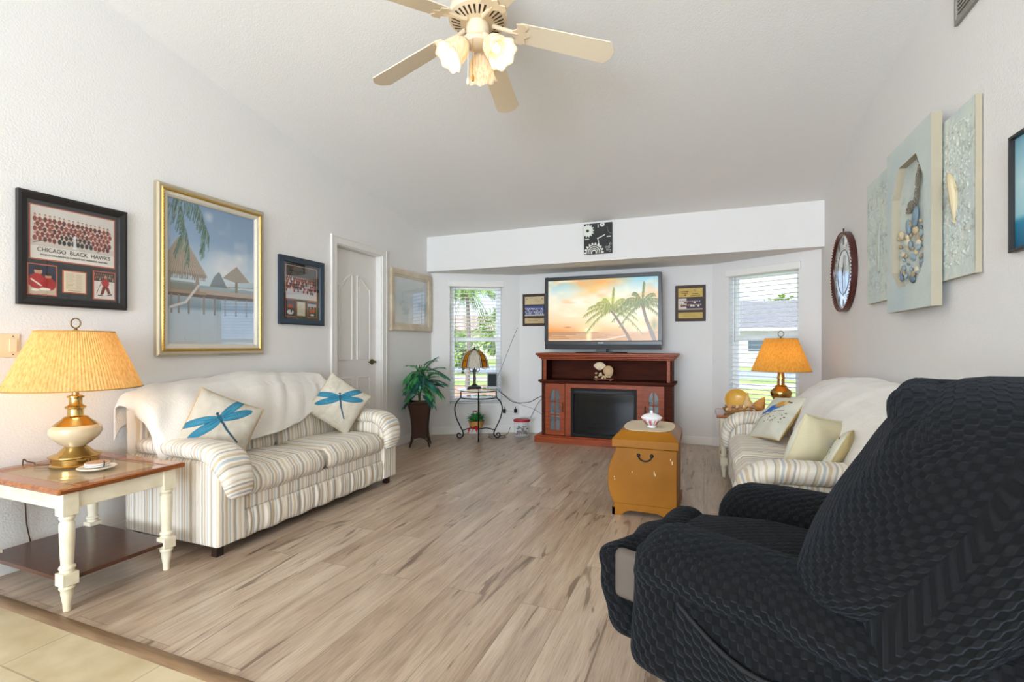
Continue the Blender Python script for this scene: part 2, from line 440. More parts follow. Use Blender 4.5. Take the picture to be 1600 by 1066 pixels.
# picture painter: colours are put on a fine grid of the surface itself
class Paint:
    def __init__(s, w, h, col='ffffff'):
        s.w, s.h = w, h; s.a = np.zeros((h, w, 3)); s.a[:] = s.c(col)
        s.X, s.Y = np.meshgrid((np.arange(w) + .5) / w, (np.arange(h) + .5) / h); s.asp = h / w

    def c(s, col): return np.array([int(col[i:i + 2], 16) / 255 for i in (0, 2, 4)]) if isinstance(col, str) else np.array(col)

    def blend(s, al, col):
        al = np.clip(al, 0, 1)[..., None]; s.a = s.a * (1 - al) + s.c(col) * al; return s

    def vgrad(s, stops, x0=0, x1=1, y0=0, y1=1):
        """vertical gradient, stops (y, colour) with y measured upward"""
        ys = [p for p, _ in stops]; cs = np.array([s.c(c) for _, c in stops])
        g = np.stack([np.interp(s.Y, ys, cs[:, k]) for k in range(3)], -1)
        m = ((s.X >= x0) & (s.X <= x1) & (s.Y >= y0) & (s.Y <= y1))[..., None]; s.a = np.where(m, g, s.a); return s

    def rect(s, x0, y0, x1, y1, col, al=1): return s.blend(((s.X >= x0) & (s.X <= x1) & (s.Y >= y0) & (s.Y <= y1)) * al, col)

    def ell(s, cx, cy, rx, ry, col, al=1, rot=0, soft=.15):
        dx = s.X - cx; dy = (s.Y - cy) * s.asp
        u = dx * math.cos(rot) + dy * math.sin(rot); v = -dx * math.sin(rot) + dy * math.cos(rot)
        d = np.sqrt((u / rx) ** 2 + (v / ry) ** 2); return s.blend((1 - d) / max(soft, 1e-3) * al + 0 * d if soft < .5 else np.clip(1 - d, 0, 1) * al, col)

    def poly(s, P, col, al=1):
        ins = np.zeros_like(s.X, bool); n = len(P)
        for i in range(n):
            x1, y1 = P[i]; x2, y2 = P[(i + 1) % n]
            if y1 == y2: continue
            c = ((y1 > s.Y) != (y2 > s.Y)) & (s.X < (x2 - x1) * (s.Y - y1) / (y2 - y1) + x1); ins ^= c
        return s.blend(ins * al, col)

    def line(s, P, wd, col, al=1):
        a = np.zeros_like(s.X); n = len(P) - 1
        for i in range(n):
            x1, y1 = P[i]; x2, y2 = P[i + 1]; dx, dy = x2 - x1, (y2 - y1) * s.asp; L = dx * dx + dy * dy + 1e-12
            t = np.clip(((s.X - x1) * dx + (s.Y - y1) * s.asp * dy) / L, 0, 1)
            d = np.hypot(s.X - x1 - t * dx, (s.Y - y1) * s.asp - t * dy)
            ww = wd if not isinstance(wd, tuple) else wd[0] + (wd[1] - wd[0]) * i / max(1, n)
            a = np.maximum(a, np.clip((ww - d) / (.6 / s.w) + .5, 0, 1))
        return s.blend(a * al, col)

    def noise(s, amt, sx=8, sy=8, seed=1):
        rs = np.random.RandomState(seed); g = rs.rand(sy + 2, sx + 2)
        x = s.X * sx; y = s.Y * sy; i = x.astype(int); j = y.astype(int); u = x - i; v = y - j; u = u * u * (3 - 2 * u); v = v * v * (3 - 2 * v)
        n = (g[j, i] * (1 - u) + g[j, i + 1] * u) * (1 - v) + (g[j + 1, i] * (1 - u) + g[j + 1, i + 1] * u) * v
        return n

    def cloud(s, col, sx, sy, lo, hi, al=1, seed=1, y0=0, y1=1):
        n = .6 * s.noise(1, sx, sy, seed) + .4 * s.noise(1, sx * 3, sy * 3, seed + 9)
        return s.blend(np.clip((n - lo) / (hi - lo), 0, 1) * al * ((s.Y >= y0) & (s.Y <= y1)), col)

    def sample(s, u, v):
        i = np.clip((u * s.w).astype(int), 0, s.w - 1); j = np.clip((v * s.h).astype(int), 0, s.h - 1); return s.a[j, i]


def lin(a): return np.where(a <= .04045, a / 12.92, ((a + .055) / 1.055) ** 2.4)


def attr_mat(name, rough=.5, emit=0, bump=None, coat=0):
    m = mat(name, 'ffffff', rough, bump=bump, coat=coat); nt, b = nodes(m)
    a = nt.nodes.new('ShaderNodeAttribute'); a.attribute_name = 'print'
    nt.links.new(a.outputs['Color'], b.inputs['Base Color'])
    if emit:
        nt.links.new(a.outputs['Color'], b.inputs['Emission Color']); b.inputs['Emission Strength'].default_value = emit
        b.inputs['Base Color'].default_value = (0, 0, 0, 1)
        for l in list(b.inputs['Base Color'].links): nt.links.remove(l)
    return m


M_print = attr_mat('printed_paper', .55); M_canvasprint = attr_mat('painted_canvas', .8); M_clothprint = attr_mat('printed_linen', .9, bump=(300, .0015, 2))
M_screen = attr_mat('lit_screen', .25, emit=.92)


def thin_sheet(name, wd, ht, M, material, parent):
    me = bpy.data.meshes.new(name); me.from_pydata([(M @ Vector(p))[:] for p in ((-wd / 2, -ht / 2, 0), (wd / 2, -ht / 2, 0), (wd / 2, ht / 2, 0), (-wd / 2, ht / 2, 0))], [], [(0, 1, 2, 3)])
    me.materials.append(material); o = bpy.data.objects.new(name, me); C.objects.link(o); o.parent = parent; return o


def put_colors(o, rgb):
    """rgb: (n_vertices, 3) sRGB"""
    me = o.data; at = me.color_attributes.new('print', 'FLOAT_COLOR', 'POINT')
    d = np.ones((len(me.vertices), 4)); d[:, :3] = lin(np.clip(rgb, 0, 1)); at.data.foreach_set('color', d.ravel())


def print_sheet(name, p, width, height, M, parent, material=None, res=1.0, height_fn=None, thick=0):
    """a flat print: local x = width, local y = height, centred, facing +z of M"""
    nu, nv = int(p.w * res), int(p.h * res)
    me = bpy.data.meshes.new(name)
    U, V = np.meshgrid(np.linspace(0, 1, nu + 1), np.linspace(0, 1, nv + 1))
    Z = np.zeros_like(U) if height_fn is None else height_fn(U, V)
    P = np.stack([(U - .5) * width, (V - .5) * height, Z], -1).reshape(-1, 3)
    Mn = np.array(M); P = P @ Mn[:3, :3].T + Mn[:3, 3]
    idx = np.arange((nu + 1) * (nv + 1)).reshape(nv + 1, nu + 1)
    F = np.stack([idx[:-1, :-1], idx[:-1, 1:], idx[1:, 1:], idx[1:, :-1]], -1).reshape(-1, 4)
    me.from_pydata(P.tolist(), [], F.tolist()); me.update(); me.materials.append(material or M_print)
    o = bpy.data.objects.new(name, me); C.objects.link(o); o.parent = parent
    put_colors(o, p.sample(U.ravel(), V.ravel()))
    if height_fn is not None: me.polygons.foreach_set('use_smooth', [True] * len(me.polygons))
    return o


def text_mesh(name, s, size, M, material, parent, extrude=.0004, squeeze=1, spacing=1):
    cu = bpy.data.curves.new(name + '_font', 'FONT'); cu.body = s; cu.size = size; cu.extrude = extrude; cu.align_x = 'CENTER'; cu.align_y = 'CENTER'; cu.space_character = spacing
    tmp = bpy.data.objects.new('tmp_font', cu); C.objects.link(tmp)
    dg = bpy.context.evaluated_depsgraph_get(); me = bpy.data.meshes.new_from_object(tmp.evaluated_get(dg))
    bpy.data.objects.remove(tmp); bpy.data.curves.remove(cu)
    me.transform(M @ Matrix.Diagonal((squeeze, 1, 1, 1))); me.materials.clear(); me.materials.append(material); me.name = name
    o = bpy.data.objects.new(name, me); C.objects.link(o); o.parent = parent; return o

# ------------------------------------------------------------------ the room
XL, XR, YB, YC = -3.18, 1.03, 5.21, 5.90
def zc(y): return 2.455 + .18 * (5.21 - y) if y >= 0 else 2.455 + .18 * 5.21 + .12 * y
def facing(nrm, p):
    """matrix whose x is rightward seen from the room, y up, z out of the surface"""
    n = Vector(nrm).normalized(); y = Vector((0, 0, 1)); x = y.cross(n)
    M = Matrix.Identity(4)
    for k in range(3): M[k][0], M[k][1], M[k][2], M[k][3] = x[k], y[k], n[k], p[k]
    return M
def onL(y, z, d=0): return facing((1, 0, 0), (XL + d, y, z))
def onR(y, z, d=0): return facing((-1, 0, 0), (XR - d, y, z))
def onB(x, z, d=0, y=YC): return facing((0, -1, 0), (x, y - d, z))

mb = MB(); mb.box(-3.4, 1.2, 1.18, 6.1, -.12, 0); struct(mb.build('floor', M_floor))
mb = MB(); mb.box(-3.4, 1.2, -5.5, 1.14, -.12, 0); struct(mb.build('floor_tile', M_tile))
mb = MB(); mb.prism([(1.135, 0), (1.145, .007), (1.175, .01), (1.19, .004), (1.19, 0), (1.19, -.1), (1.135, -.1)], -3.18, 1.03, 'x'); struct(mb.build('trim_1', M_thresh, smooth=True))
# left wall, with the door opening
DY0, DY1, DZ = 3.61, 4.30, 2.07
mb = MB()
mb.prism([(-5.5, 0), (DY0, 0), (DY0, zc(DY0)), (0, zc(0)), (-5.5, zc(-5.5))], XL - .12, XL, 'x')
mb.prism([(DY0, DZ), (DY1, DZ), (DY1, zc(DY1)), (DY0, zc(DY0))], XL - .12, XL, 'x')
mb.prism([(DY1, 0), (5.31, 0), (5.31, zc(5.31)), (DY1, zc(DY1))], XL - .12, XL, 'x')
struct(mb.build('wall_left', M_wall))
mb = MB(); mb.prism([(-5.5, 0), (5.33, 0), (5.33, zc(5.33)), (0, zc(0)), (-5.5, zc(-5.5))], XR, XR + .12, 'x'); struct(mb.build('wall_right', M_wall))
mb = MB(); mb.prism([(-5.5, zc(-5.5)), (0, zc(0)), (5.45, zc(5.45)), (5.45, zc(5.45) + .15), (0, zc(0) + .15), (-5.5, zc(-5.5) + .15)], -3.3, 1.15, 'x'); struct(mb.build('ceiling', M_ceil))
mb = MB(); mb.box(XL, XR, YB, YB + .14, 2.03, 2.50); struct(mb.build('wall_header', M_wall))
mb = MB(); mb.box(-3.3, 1.15, YB + .14, 6.1, 2.03, 2.12); struct(mb.build('ceiling_bay', M_ceil))
mb = MB(); mb.box(-2.22, .09, YC, YC + .14, 0, 2.03); struct(mb.build('wall_back', M_wall))
mb = MB(); mb.box(-3.3, -2.9, -5.5, -5.4, 0, zc(-5.4)); mb.box(.7, 1.15, -5.5, -5.4, 0, zc(-5.4)); mb.box(-2.9, .7, -5.5, -5.4, 2.35, zc(-5.4)); struct(mb.build('wall_rear', M_wall))
w3 = struct(MB().box(-2.9, -2.84, -5.48, -5.42, 0, 2.35).box(.64, .7, -5.48, -5.42, 0, 2.35).box(-1.13, -1.07, -5.48, -5.42, 0, 2.35).box(-2.9, .7, -5.48, -5.42, 2.29, 2.35).build('window_3', M_vinyl))  # unseen frame, added round an invented opening that lets fill light in


def bay(side, P0, P1, wname, bname, idx, win_s, z0, z1, label):
    """angled bay wall with one window; P0 -> P1 runs rightward seen from the room; outward = left normal"""
    P0 = Vector((*P0, 0)); P1 = Vector((*P1, 0)); u = (P1 - P0); L = u.length; u.normalize(); n = Vector((-u.y, u.x, 0))
    M = Matrix.Identity(4)
    for k in range(3): M[k][0], M[k][1], M[k][2], M[k][3] = u[k], n[k], (0, 0, 1)[k], P0[k]
    a, b2 = win_s
    mb = MB(); mb.box(0, a, 0, .14, 0, 2.03, 0, M); mb.box(b2, L, 0, .14, 0, 2.03, 0, M); mb.box(a, b2, 0, .14, 0, z0, 0, M); mb.box(a, b2, 0, .14, z1, 2.03, 0, M)
    struct(mb.build(wname, M_wall))
    mb = MB(); mb.box(.0, L, -.014, 0, 0, .085, 0, M); mb.box(.0, L, -.009, 0, .085, .1, 0, M); struct(mb.build(bname, M_white, bevel=.002))
    # window: frame, sashes, glass, sill
    fr = MB(); t = .03
    def ring(mb, x0, x1, za, zb, y0, y1, t):
        mb.box(x0, x0 + t, y0, y1, za, zb, 0, M); mb.box(x1 - t, x1, y0, y1, za, zb, 0, M)
        mb.box(x0 + t, x1 - t, y0, y1, za, za + t, 0, M); mb.box(x0 + t, x1 - t, y0, y1, zb - t, zb, 0, M)
    ring(fr, a, b2, z0, z1, .08, .13, .028)
    win = struct(fr.build('window_%d' % idx, M_vinyl, bevel=.002))
    zm = (z0 + z1) / 2 + .05
    s1 = MB(); ring(s1, a + .028, b2 - .028, zm - .02, z1 - .028, .105, .125, .03); ring(s1, a + .028, b2 - .028, z0 + .028, zm + .02, .085, .105, .034)
    o = s1.build('sash', M_vinyl, win, bevel=.0015); o['kind'] = 'structure'
    for yy, za, zb in ((.115, zm, z1 - .05), (.095, z0 + .05, zm)):
        o = thin_sheet('pane', b2 - a - .1, zb - za, M @ T((a + b2) / 2, yy, (za + zb) / 2) @ RX(PI / 2), M_pane, win); o['kind'] = 'structure'
    sl = MB(); sl.box(a - .02, b2 + .02, -.02, .08, z0 - .022, z0, 0, M); o = sl.build('sill', M_white, win, bevel=.004); o['kind'] = 'structure'
    # blind
    bl = thing('window_blind', label, 'blind', group=None)
    bl.location = (M @ Vector(((a + b2) / 2, 0, z0)))
    Mi = bl_inv = Matrix.Translation(-bl.location)
    MM = Mi @ M
    v = MB(); v.box(a - .025, b2 + .025, -.03, .0, z1 - .04, z1 + .035, 0, MM); v.box(a + .004, b2 - .004, .0, .06, z1 - .045, z1 - .002, 0, MM)
    v.build('valance', M_white, bl, bevel=.006)
    s = MB(); z = z0 + .035; k = 0
    while z < z1 - .06:
        pts = [(.008, z - .003), (.024, z + .0015), (.04, z + .0035), (.056, z + .0015), (.072, z - .002)]
        for (y0, za), (y1, zb) in zip(pts, pts[1:]):
            s.add([(a + .006, y0, za), (b2 - .006, y0, za), (b2 - .006, y1, zb), (a + .006, y1, zb), (a + .006, y0, za + .0025), (b2 - .006, y0, za + .0025), (b2 - .006, y1, zb + .0025), (a + .006, y1, zb + .0025)],
                  [(0, 1, 2, 3), (7, 6, 5, 4), (0, 4, 5, 1), (3, 2, 6, 7), (0, 3, 7, 4), (1, 5, 6, 2)], 0, MM)
        z += .047
    s.build('slats', M_slat, bl, smooth=True)
    MB().box(a + .006, b2 - .006, .012, .068, z0 + .002, z0 + .018, 0, MM).build('bottom_rail', M_white, bl, bevel=.003)
    c = MB()
    for q in (.16, .84):
        xx = a + (b2 - a) * q
        for yy in (.006, .074): c.tube([(xx, yy, z0 + .01), (xx, yy, z1 - .04)], .0011, 5, 0, MM)
    c.build('ladder_cord', M_white, bl)
    wd = MB(); xx = a + .07; wd.tube([(xx, -.004, z1 - .05), (xx, -.008, z1 - .75)], .003, 8, 0, MM); wd.build('tilt_wand', mat('clear_wand', '9aa0a4', .2), bl)
    return M, L


m = bpy.data.materials.new('window_glass'); m.use_nodes = True; nt = m.node_tree; nt.nodes.clear()
o = nt.nodes.new('ShaderNodeOutputMaterial'); tr = nt.nodes.new('ShaderNodeBsdfTransparent'); gl = nt.nodes.new('ShaderNodeBsdfGlossy'); mx = nt.nodes.new('ShaderNodeMixShader')
sheet_fresnel(nt, mx, .04); gl.inputs['Roughness'].default_value = .01; nt.links.new(tr.outputs[0], mx.inputs[1]); nt.links.new(gl.outputs[0], mx.inputs[2]); nt.links.new(mx.outputs[0], o.inputs[0])
M_pane = m

PL, PC, PD, PE = (XL, 5.31), (-2.22, YC), (.09, YC), (XR, 5.33)
bay('left', PL, PC, 'wall_bay_left', 'baseboard_bay_left', 1, (.232, .892), .385, 1.905, 'white horizontal slat blind on the bay window behind the stained glass lamp')
bay('right', PD, PE, 'wall_bay_right', 'baseboard_bay_right', 2, (.19, .90), .385, 1.905, 'white horizontal slat blind on the bay window behind the amber shaded lamp')


def baseboard(name, box):
    x0, x1, y0, y1 = box; mb = MB(); mb.box(x0, x1, y0, y1, 0, .09); struct(mb.build(name, M_white, bevel=.004))
baseboard('baseboard_back', (-2.22, .09, YC - .014, YC)); baseboard('baseboard_left', (XL, XL + .014, 1.2, DY0 - .08)); baseboard('baseboard_left_far', (XL, XL + .014, DY1 + .075, 5.30))
baseboard('baseboard_right', (XR - .014, XR, 1.2, 5.32))

# door in the left wall
d = struct(MB().box(XL - .105, XL - .07, DY0 + .012, DY1 - .012, .012, DZ - .012).build('door_1', M_door, bevel=.002))
def moulding(mb, P, r, M=None): mb.tube(P, r, 6, 0, M, closed=True)
pm = MB(); xd = XL - .07
def panel(y0, y1, z0, z1, arch, lean=0):
    n = 12; top = []
    for i in range(n + 1):
        t = i / n; y = y1 + (y0 - y1) * t
        tt = t if lean > 0 else 1 - t
        top.append((y, z1 + arch * (.5 - .5 * math.cos(PI * (1 - tt)))))
    P = [(y0, z0), (y1, z0)] + top
    pm.tube([(xd, y, z) for y, z in P], .011, 6, 0, None, closed=True)
    cy = (y0 + y1) / 2; cz = (z0 + z1) / 2
    Q = [(cy + (y - cy) * .74, cz + (z - cz) * .93) for y, z in P]
    pm.prism(Q, xd - .004, xd + .006, 'x')
yc0 = (DY0 + DY1) / 2
panel(DY0 + .11, yc0 - .04, .98, 1.70, .12, 1); panel(yc0 + .04, DY1 - .11, .98, 1.70, .12, -1)
panel(DY0 + .11, yc0 - .04, .2, .80, 0); panel(yc0 + .04, DY1 - .11, .2, .80, 0)
pm.build('raised_panels', M_door, d, smooth=True)['kind'] = 'structure'
h = MB(); hz = .948; hy = DY1 - .075
h.cyl(.029, 0, .008, 24, 0, T(xd, hy, hz) @ RY(PI / 2)); h.cyl(.011, .008, .045, 16, 0, T(xd, hy, hz) @ RY(PI / 2))
h.tube(bez([(xd + .042, hy + .012, hz), (xd + .046, hy - .03, hz + .006), (xd + .044, hy - .07, hz - .004), (xd + .044, hy - .105, hz + .003)], 5), [.0095] * 6 + [.008] * 6 + [.0065] * 4, 10)
h.build('door_handle', M_agedbrass, d, smooth=True)
cs = MB(); cw = .075
def casing(y0, y1, z0, z1): cs.box(XL, XL + .016, y0, y1, z0, z1); 
casing(DY0 - cw, DY0, 0, DZ + cw); casing(DY1, DY1 + cw, 0, DZ + cw); casing(DY0, DY1, DZ, DZ + cw)
cs.box(XL + .016, XL + .022, DY0 - cw, DY0 - cw + .018, 0, DZ + cw); cs.box(XL + .016, XL + .022, DY1 + cw - .018, DY1 + cw, 0, DZ + cw); cs.box(XL + .016, XL + .022, DY0 - cw + .018, DY1 + cw - .018, DZ + cw - .018, DZ + cw)
cs.box(XL - .12, XL, DY0 - .001, DY0 + .01, 0, DZ); cs.box(XL - .12, XL, DY1 - .01, DY1 + .001, 0, DZ); cs.box(XL - .12, XL, DY0, DY1, DZ - .01, DZ + .001)
struct(cs.build('trim_2', M_door, bevel=.003))

# ------------------------------------------------------------------ things on the walls
def frame_rings(mb, Wd, Ht, prof, M, mi=0):
    """prof: (inset from outer edge, height) from outside back round to the inside; mitred frame"""
    V = []; F = []; n = len(prof)
    for sx, sy in ((-1, -1), (1, -1), (1, 1), (-1, 1)):
        for dd, zz in prof: V.append((sx * (Wd / 2 - dd), sy * (Ht / 2 - dd), zz))
    for c in range(4):
        for i in range(n - 1):
            a = c * n + i; b = ((c + 1) % 4) * n + i; F.append((a, b, b + 1, a + 1))
    mb.add(V, F, mi, M)


def picture(name, label, cat, M, Wd, Ht, prof, m, group=None):
    t = thing(name, label, cat, M.translation, 0, group); Mi = T(*(-M.translation)) @ M
    mb = MB(); frame_rings(mb, Wd, Ht, prof, Mi); mb.build('frame', m, t)
    MB().box(-Wd / 2 + .01, Wd / 2 - .01, -Ht / 2 + .01, Ht / 2 - .01, .001, .006, 0, Mi).build('backing', mat('backing_board', '2a2623', .8), t)
    return t, Mi


def glazing(t, Mi, Wd, Ht, z):
    thin_sheet('glass', Wd, Ht, Mi @ T(0, 0, z), M_picglass, t)


m = bpy.data.materials.new('picture_glass'); m.use_nodes = True; nt = m.node_tree; nt.nodes.clear()
o = nt.nodes.new('ShaderNodeOutputMaterial'); tr = nt.nodes.new('ShaderNodeBsdfTransparent'); gl = nt.nodes.new('ShaderNodeBsdfGlossy'); mx = nt.nodes.new('ShaderNodeMixShader')
sheet_fresnel(nt, mx, .12); gl.inputs['Roughness'].default_value = .012; nt.links.new(tr.outputs[0], mx.inputs[1]); nt.links.new(gl.outputs[0], mx.inputs[2]); nt.links.new(mx.outputs[0], o.inputs[0])
M_picglass = m
M_blackwood = mat('black_frame_wood', '232122', .35); M_bluewood = mat('blue_black_frame_wood', '2c3a48', .3)
M_matboard = mat('dark_mat_board', '2d3236', .8); M_ink = mat('black_ink', '1c1a1a', .7)


def sub_print(t, Mi, cx, cy, wd, ht, p, edge='b8553c', z=.010):
    """a small print with a coloured border lying on the mat"""
    MB().box(cx - wd / 2 - .006, cx + wd / 2 + .006, cy - ht / 2 - .006, cy + ht / 2 + .006, .0075, z - .001, 0, Mi).build('print_border', mat('border_' + edge, edge, .7), t)
    return print_sheet('photo_print', p, wd, ht, Mi @ T(cx, cy, z), t)


def team(p, rows, n, y0, y1, shirt, dark=None, seed=0, x0=.04, x1=.96, r=.016):
    """rows of tiny generic figures"""
    rd = random.Random(seed)
    for k in range(rows):
        y = y1 + (y0 - y1) * k / max(1, rows - 1)
        for i in range(n):
            x = x0 + (x1 - x0) * (i + (.5 if k % 2 else 0)) / n + rd.uniform(-.004, .004)
            yy = y - .16 * (x - x0) * (.3 if rows > 2 else 0) + rd.uniform(-.008, .008)
            c = shirt[rd.randrange(len(shirt))]
            if dark and k >= rows - 2 and abs(x - .52) < .2: c = dark
            p.ell(x, yy - .075, r * 1.35, r * 2.0, c, soft=.3); p.ell(x, yy, r * .85, r * .95, ['d9ae90', 'cc9a7a', 'e2bfa4'][rd.randrange(3)], soft=.3)
            p.ell(x, yy + r * .75 / p.asp, r * .7, r * .35, '3a2a22', .8, soft=.4)


# hockey team frame (large)
t, Mi = picture('picture_frame', 'black framed hockey team photo collage above the brass table lamp', 'picture', onL(1.59, 1.614), .49, .576,
                [(0, 0), (0, .028), (.012, .030), (.036, .022), (.040, .012)], M_blackwood)
MB().box(-.205, .205, -.248, .248, .006, .0075, 0, Mi).build('mat_board', M_matboard, t)
p = Paint(300, 200, 'e9e4dc'); p.rect(0, .30, 1, 1, 'dcd6cf'); p.rect(0, .24, 1, .36, 'cfc6bd')
team(p, 5, 17, .46, .83, ['6d1f1e', '7d2a26', '581a1b', '8b3a30'], '1b1b1e', 4, .05, .97, .019)
p.line([(.03, .30), (.22, .40)], .004, '3a2a20'); p.line([(.78, .28), (.92, .42)], .004, '3a2a20')
p.ell(.5, .5, .018, .03, 'e6e6ea'); p.rect(.482, .30, .518, .46, 'dadadf'); p.ell(.5, .29, .03, .014, 'e6e6ea')
sub_print(t, Mi, -.003, .088, .375, .27, p, 'c4624a')
text_mesh('lettering', 'CHICAGO  BLACK  HAWKS', .031, Mi @ T(0, .000, .0108), M_ink, t, squeeze=.86)
text_mesh('lettering', 'WORLD CHAMPIONS & STANLEY CUP WINNERS 1960-1961', .0135, Mi @ T(0, -.026, .0108), M_ink, t, squeeze=.85)
def hockey(seed, bgc, ice):
    p = Paint(90, 110, bgc); rd = random.Random(seed); p.rect(0, 0, 1, .35, ice)
    return p
p = hockey(1, '26304a', 'c9b9a8')
p.ell(.35, .78, .16, .15, 'c79a7a'); p.ell(.34, .88, .17, .08, '2b1a14'); p.ell(.3, .45, .36, .34, 'b5262a'); p.ell(.72, .62, .13, .12, 'c08a6a'); p.ell(.72, .7, .13, .06, '3b231a'); p.ell(.75, .36, .28, .28, 'a92024'); p.line([(.1, .5), (.45, .3)], .03, 'efe9df'); p.ell(.6, .18, .22, .07, 'f0ece4'); p.ell(.25, .14, .16, .06, 'f0ece4')
sub_print(t, Mi, -.142, -.155, .112, .15, p, 'c4624a')
p = Paint(80, 90, 'e2d5bd')
for k in range(12): p.line([(.12, .88 - k * .062), (.12 + .3 + .05 * (k % 3), .88 - k * .062)], .008, '9a8468', .7); p.line([(.56, .88 - k * .062), (.8 + .03 * (k % 2), .88 - k * .062)], .008, '9a8468', .7)
p.line([(.2, .08), (.8, .08)], .01, '9a8468')
sub_print(t, Mi, -.003, -.152, .098, .11, p, 'c4624a')
p = Paint(90, 110, '3a3634'); team(p, 2, 9, .80, .92, ['8a3a34', '5d4a44', 'b9aa98'], None, 8, .02, .98, .03); p.rect(0, 0, 1, .66, 'e3dcd4')
p.ell(.55, .6, .2, .2, 'b3262a'); p.ell(.56, .83, .075, .075, 'c89876'); p.poly([(.4, .45), (.62, .5), (.45, .18), (.3, .15)], '7a1a1c'); p.poly([(.5, .5), (.7, .45), (.82, .2), (.68, .2)], '7a1a1c'); p.line([(.2, .12), (.4, .14)], .02, '222222'); p.line([(.66, .16), (.86, .18)], .02, '222222'); p.line([(.35, .62), (.12, .2)], .012, '4a3020')
sub_print(t, Mi, .137, -.155, .1, .15, p, 'c4624a')
glazing(t, Mi, .41, .5, .014)

# large palm picture
t, Mi = picture('picture_frame', 'large gold and silver framed beach picture with palm fronds and thatched huts', 'picture', onL(2.394, 1.600), .79, 1.09, [(0, 0), (0, .028), (.012, .036), (.026, .034)], mat('champagne_silver', 'c9bda4', .3, .75, bump=(60, .001)))
mb = MB(); frame_rings(mb, .79 - .052, 1.09 - .052, [(0, .034), (.006, .04), (.014, .041), (.02, .034)], Mi)
rd = random.Random(2)
for s in (-1, 1):
    for k in range(58):
        y = -.5 + k / 57; mb.ball((s * .358, y * 1.02, .040), .0065, .0085, .004, 6, 0, Mi)
    for k in range(42):
        x = -.5 + k / 41; mb.ball((x * .72, s * .508, .040), .0085, .0065, .004, 6, 0, Mi)
mb.build('gold_beading', mat('bright_gold', 'c6a45c', .4, 1), t, smooth=True)
mb = MB(); frame_rings(mb, .79 - .09, 1.09 - .09, [(0, .034), (.006, .030), (.018, .028), (.03, .018), (.032, .008)], Mi); mb.build('inner_lip', mat('ivory_silver', 'ddd6c6', .4, .3), t)
p = Paint(200, 300); p.vgrad([(0, 'c9d4dc'), (.24, 'b7c9d6'), (.27, '7f97a5'), (.36, 'a9b7bd'), (.40, 'c9dde4'), (.5, 'cfe0ec'), (.75, '96b4d4'), (1, '86a5c8')])
p.cloud('eef0f2', 3, 4, .5, .75, .8, 3, .42, 1); p.ell(.72, .60, .2, .12, 'eae9ec', .9, soft=.6); p.ell(.62, .54, .15, .08, 'efeff0', .9, soft=.6); p.ell(.80, .66, .12, .09, 'f3f2f2', .8, soft=.6)
p.poly([(.45, .42), (.5, .5), (.56, .54), (.62, .47), (.66, .42)], '7d8c94'); p.rect(0, .40, 1, .425, '9fb3bb')
p.rect(0, .365, 1, .40, 'b6a596'); p.rect(0, .34, 1, .368, '6b5a52')
for x in (.05, .12, .22, .38, .5, .62, .75, .88): p.rect(x, .22, x + .02, .35, '8d8781')
p.rect(0, .36, .42, .38, 'a38f7c')
p.poly([(-.1, .50), (.13, .74), (.19, .735), (.43, .49), (.38, .475), (.2, .49), (-.1, .47)], 'a89a8a')
for k in range(40): x = -.1 + k * .0135; p.line([(.16 + (x - .16) * .1, .72), (x, .48)], .0025, ['8c7c6c', 'c2b5a5'][k % 2], .7)
for k in range(30): x = -.08 + k * .0165; p.line([(x, .50), (x + .004, .46)], .004, '75685a', .9)
p.rect(.30, .37, .34, .48, '9b8d80'); p.rect(.02, .37, .05, .48, '9b8d80'); p.rect(.05, .38, .3, .44, '6f7464', .6)
p.poly([(.60, .50), (.77, .60), (.93, .49), (.76, .475)], 'a39788'); p.rect(.75, .40, .78, .48, '8e8376'); p.line([(.62, .43), (.98, .45)], .004, '8e8376')
p.line([(.05, .26), (.2, .30), (.33, .42)], .012, 'd8d2cc'); 
rd = random.Random(5)
for ang, L2, ox, oy in ((-.5, .62, -.05, 1.0), (-.95, .5, .1, 1.02), (-.2, .5, .1, 1.02), (-1.3, .35, 0, .98), (-.75, .55, .25, 1.05)):
    for k in range(42):
        s = k / 41; cx = ox + math.cos(ang - s * .6) * L2 * s; cy = oy + math.sin(ang - s * .6) * L2 * s / p.asp
        p.line([(cx, cy), (cx - .05 + .06 * rd.random(), cy - .08 - .03 * rd.random())], .0035, ['46665a', '5d7f6b', '33504a', '7a9a86'][k % 4], .9)
print_sheet('print', p, .66, .96, Mi @ T(0, 0, .009), t); glazing(t, Mi, .66, .96, .015)

# small blue-black frame
t, Mi = picture('picture_frame', 'small blue-black framed team celebration collage beside the white door', 'picture', onL(3.19, 1.574), .49, .56, [(0, 0), (0, .026), (.01, .028), (.045, .022), (.048, .012)], M_bluewood)
MB().box(-.2, .2, -.235, .235, .006, .0075, 0, Mi).build('mat_board', mat('navy_mat_board', '2b3440', .8), t)
p = Paint(150, 110, '5a5048'); p.rect(0, 0, 1, .28, 'd9d6d8'); p.rect(0, .72, 1, 1, '4e463f'); team(p, 5, 16, .33, .68, ['b3302c', '8f2423', 'c9c2c4', '2c3350', 'd8d4d4'], None, 11, .02, .98, .02); p.rect(.1, .83, .7, .87, '2a2624')
sub_print(t, Mi, -.002, .072, .335, .27, p, 'c89a78')
p = Paint(60, 90, '2c3350'); p.ell(.5, .62, .28, .2, 'a42528'); p.ell(.5, .25, .4, .25, 'd6d2d4'); p.ell(.6, .35, .1, .2, '26262c'); sub_print(t, Mi, -.125, -.145, .095, .13, p, 'c4624a')
p = Paint(60, 80, 'd9d2c2')
for k in range(9): p.line([(.2, .85 - k * .08), (.8, .85 - k * .08)], .01, 'a89f8c', .7)
sub_print(t, Mi, -.008, -.145, .08, .11, p, 'c89a78')
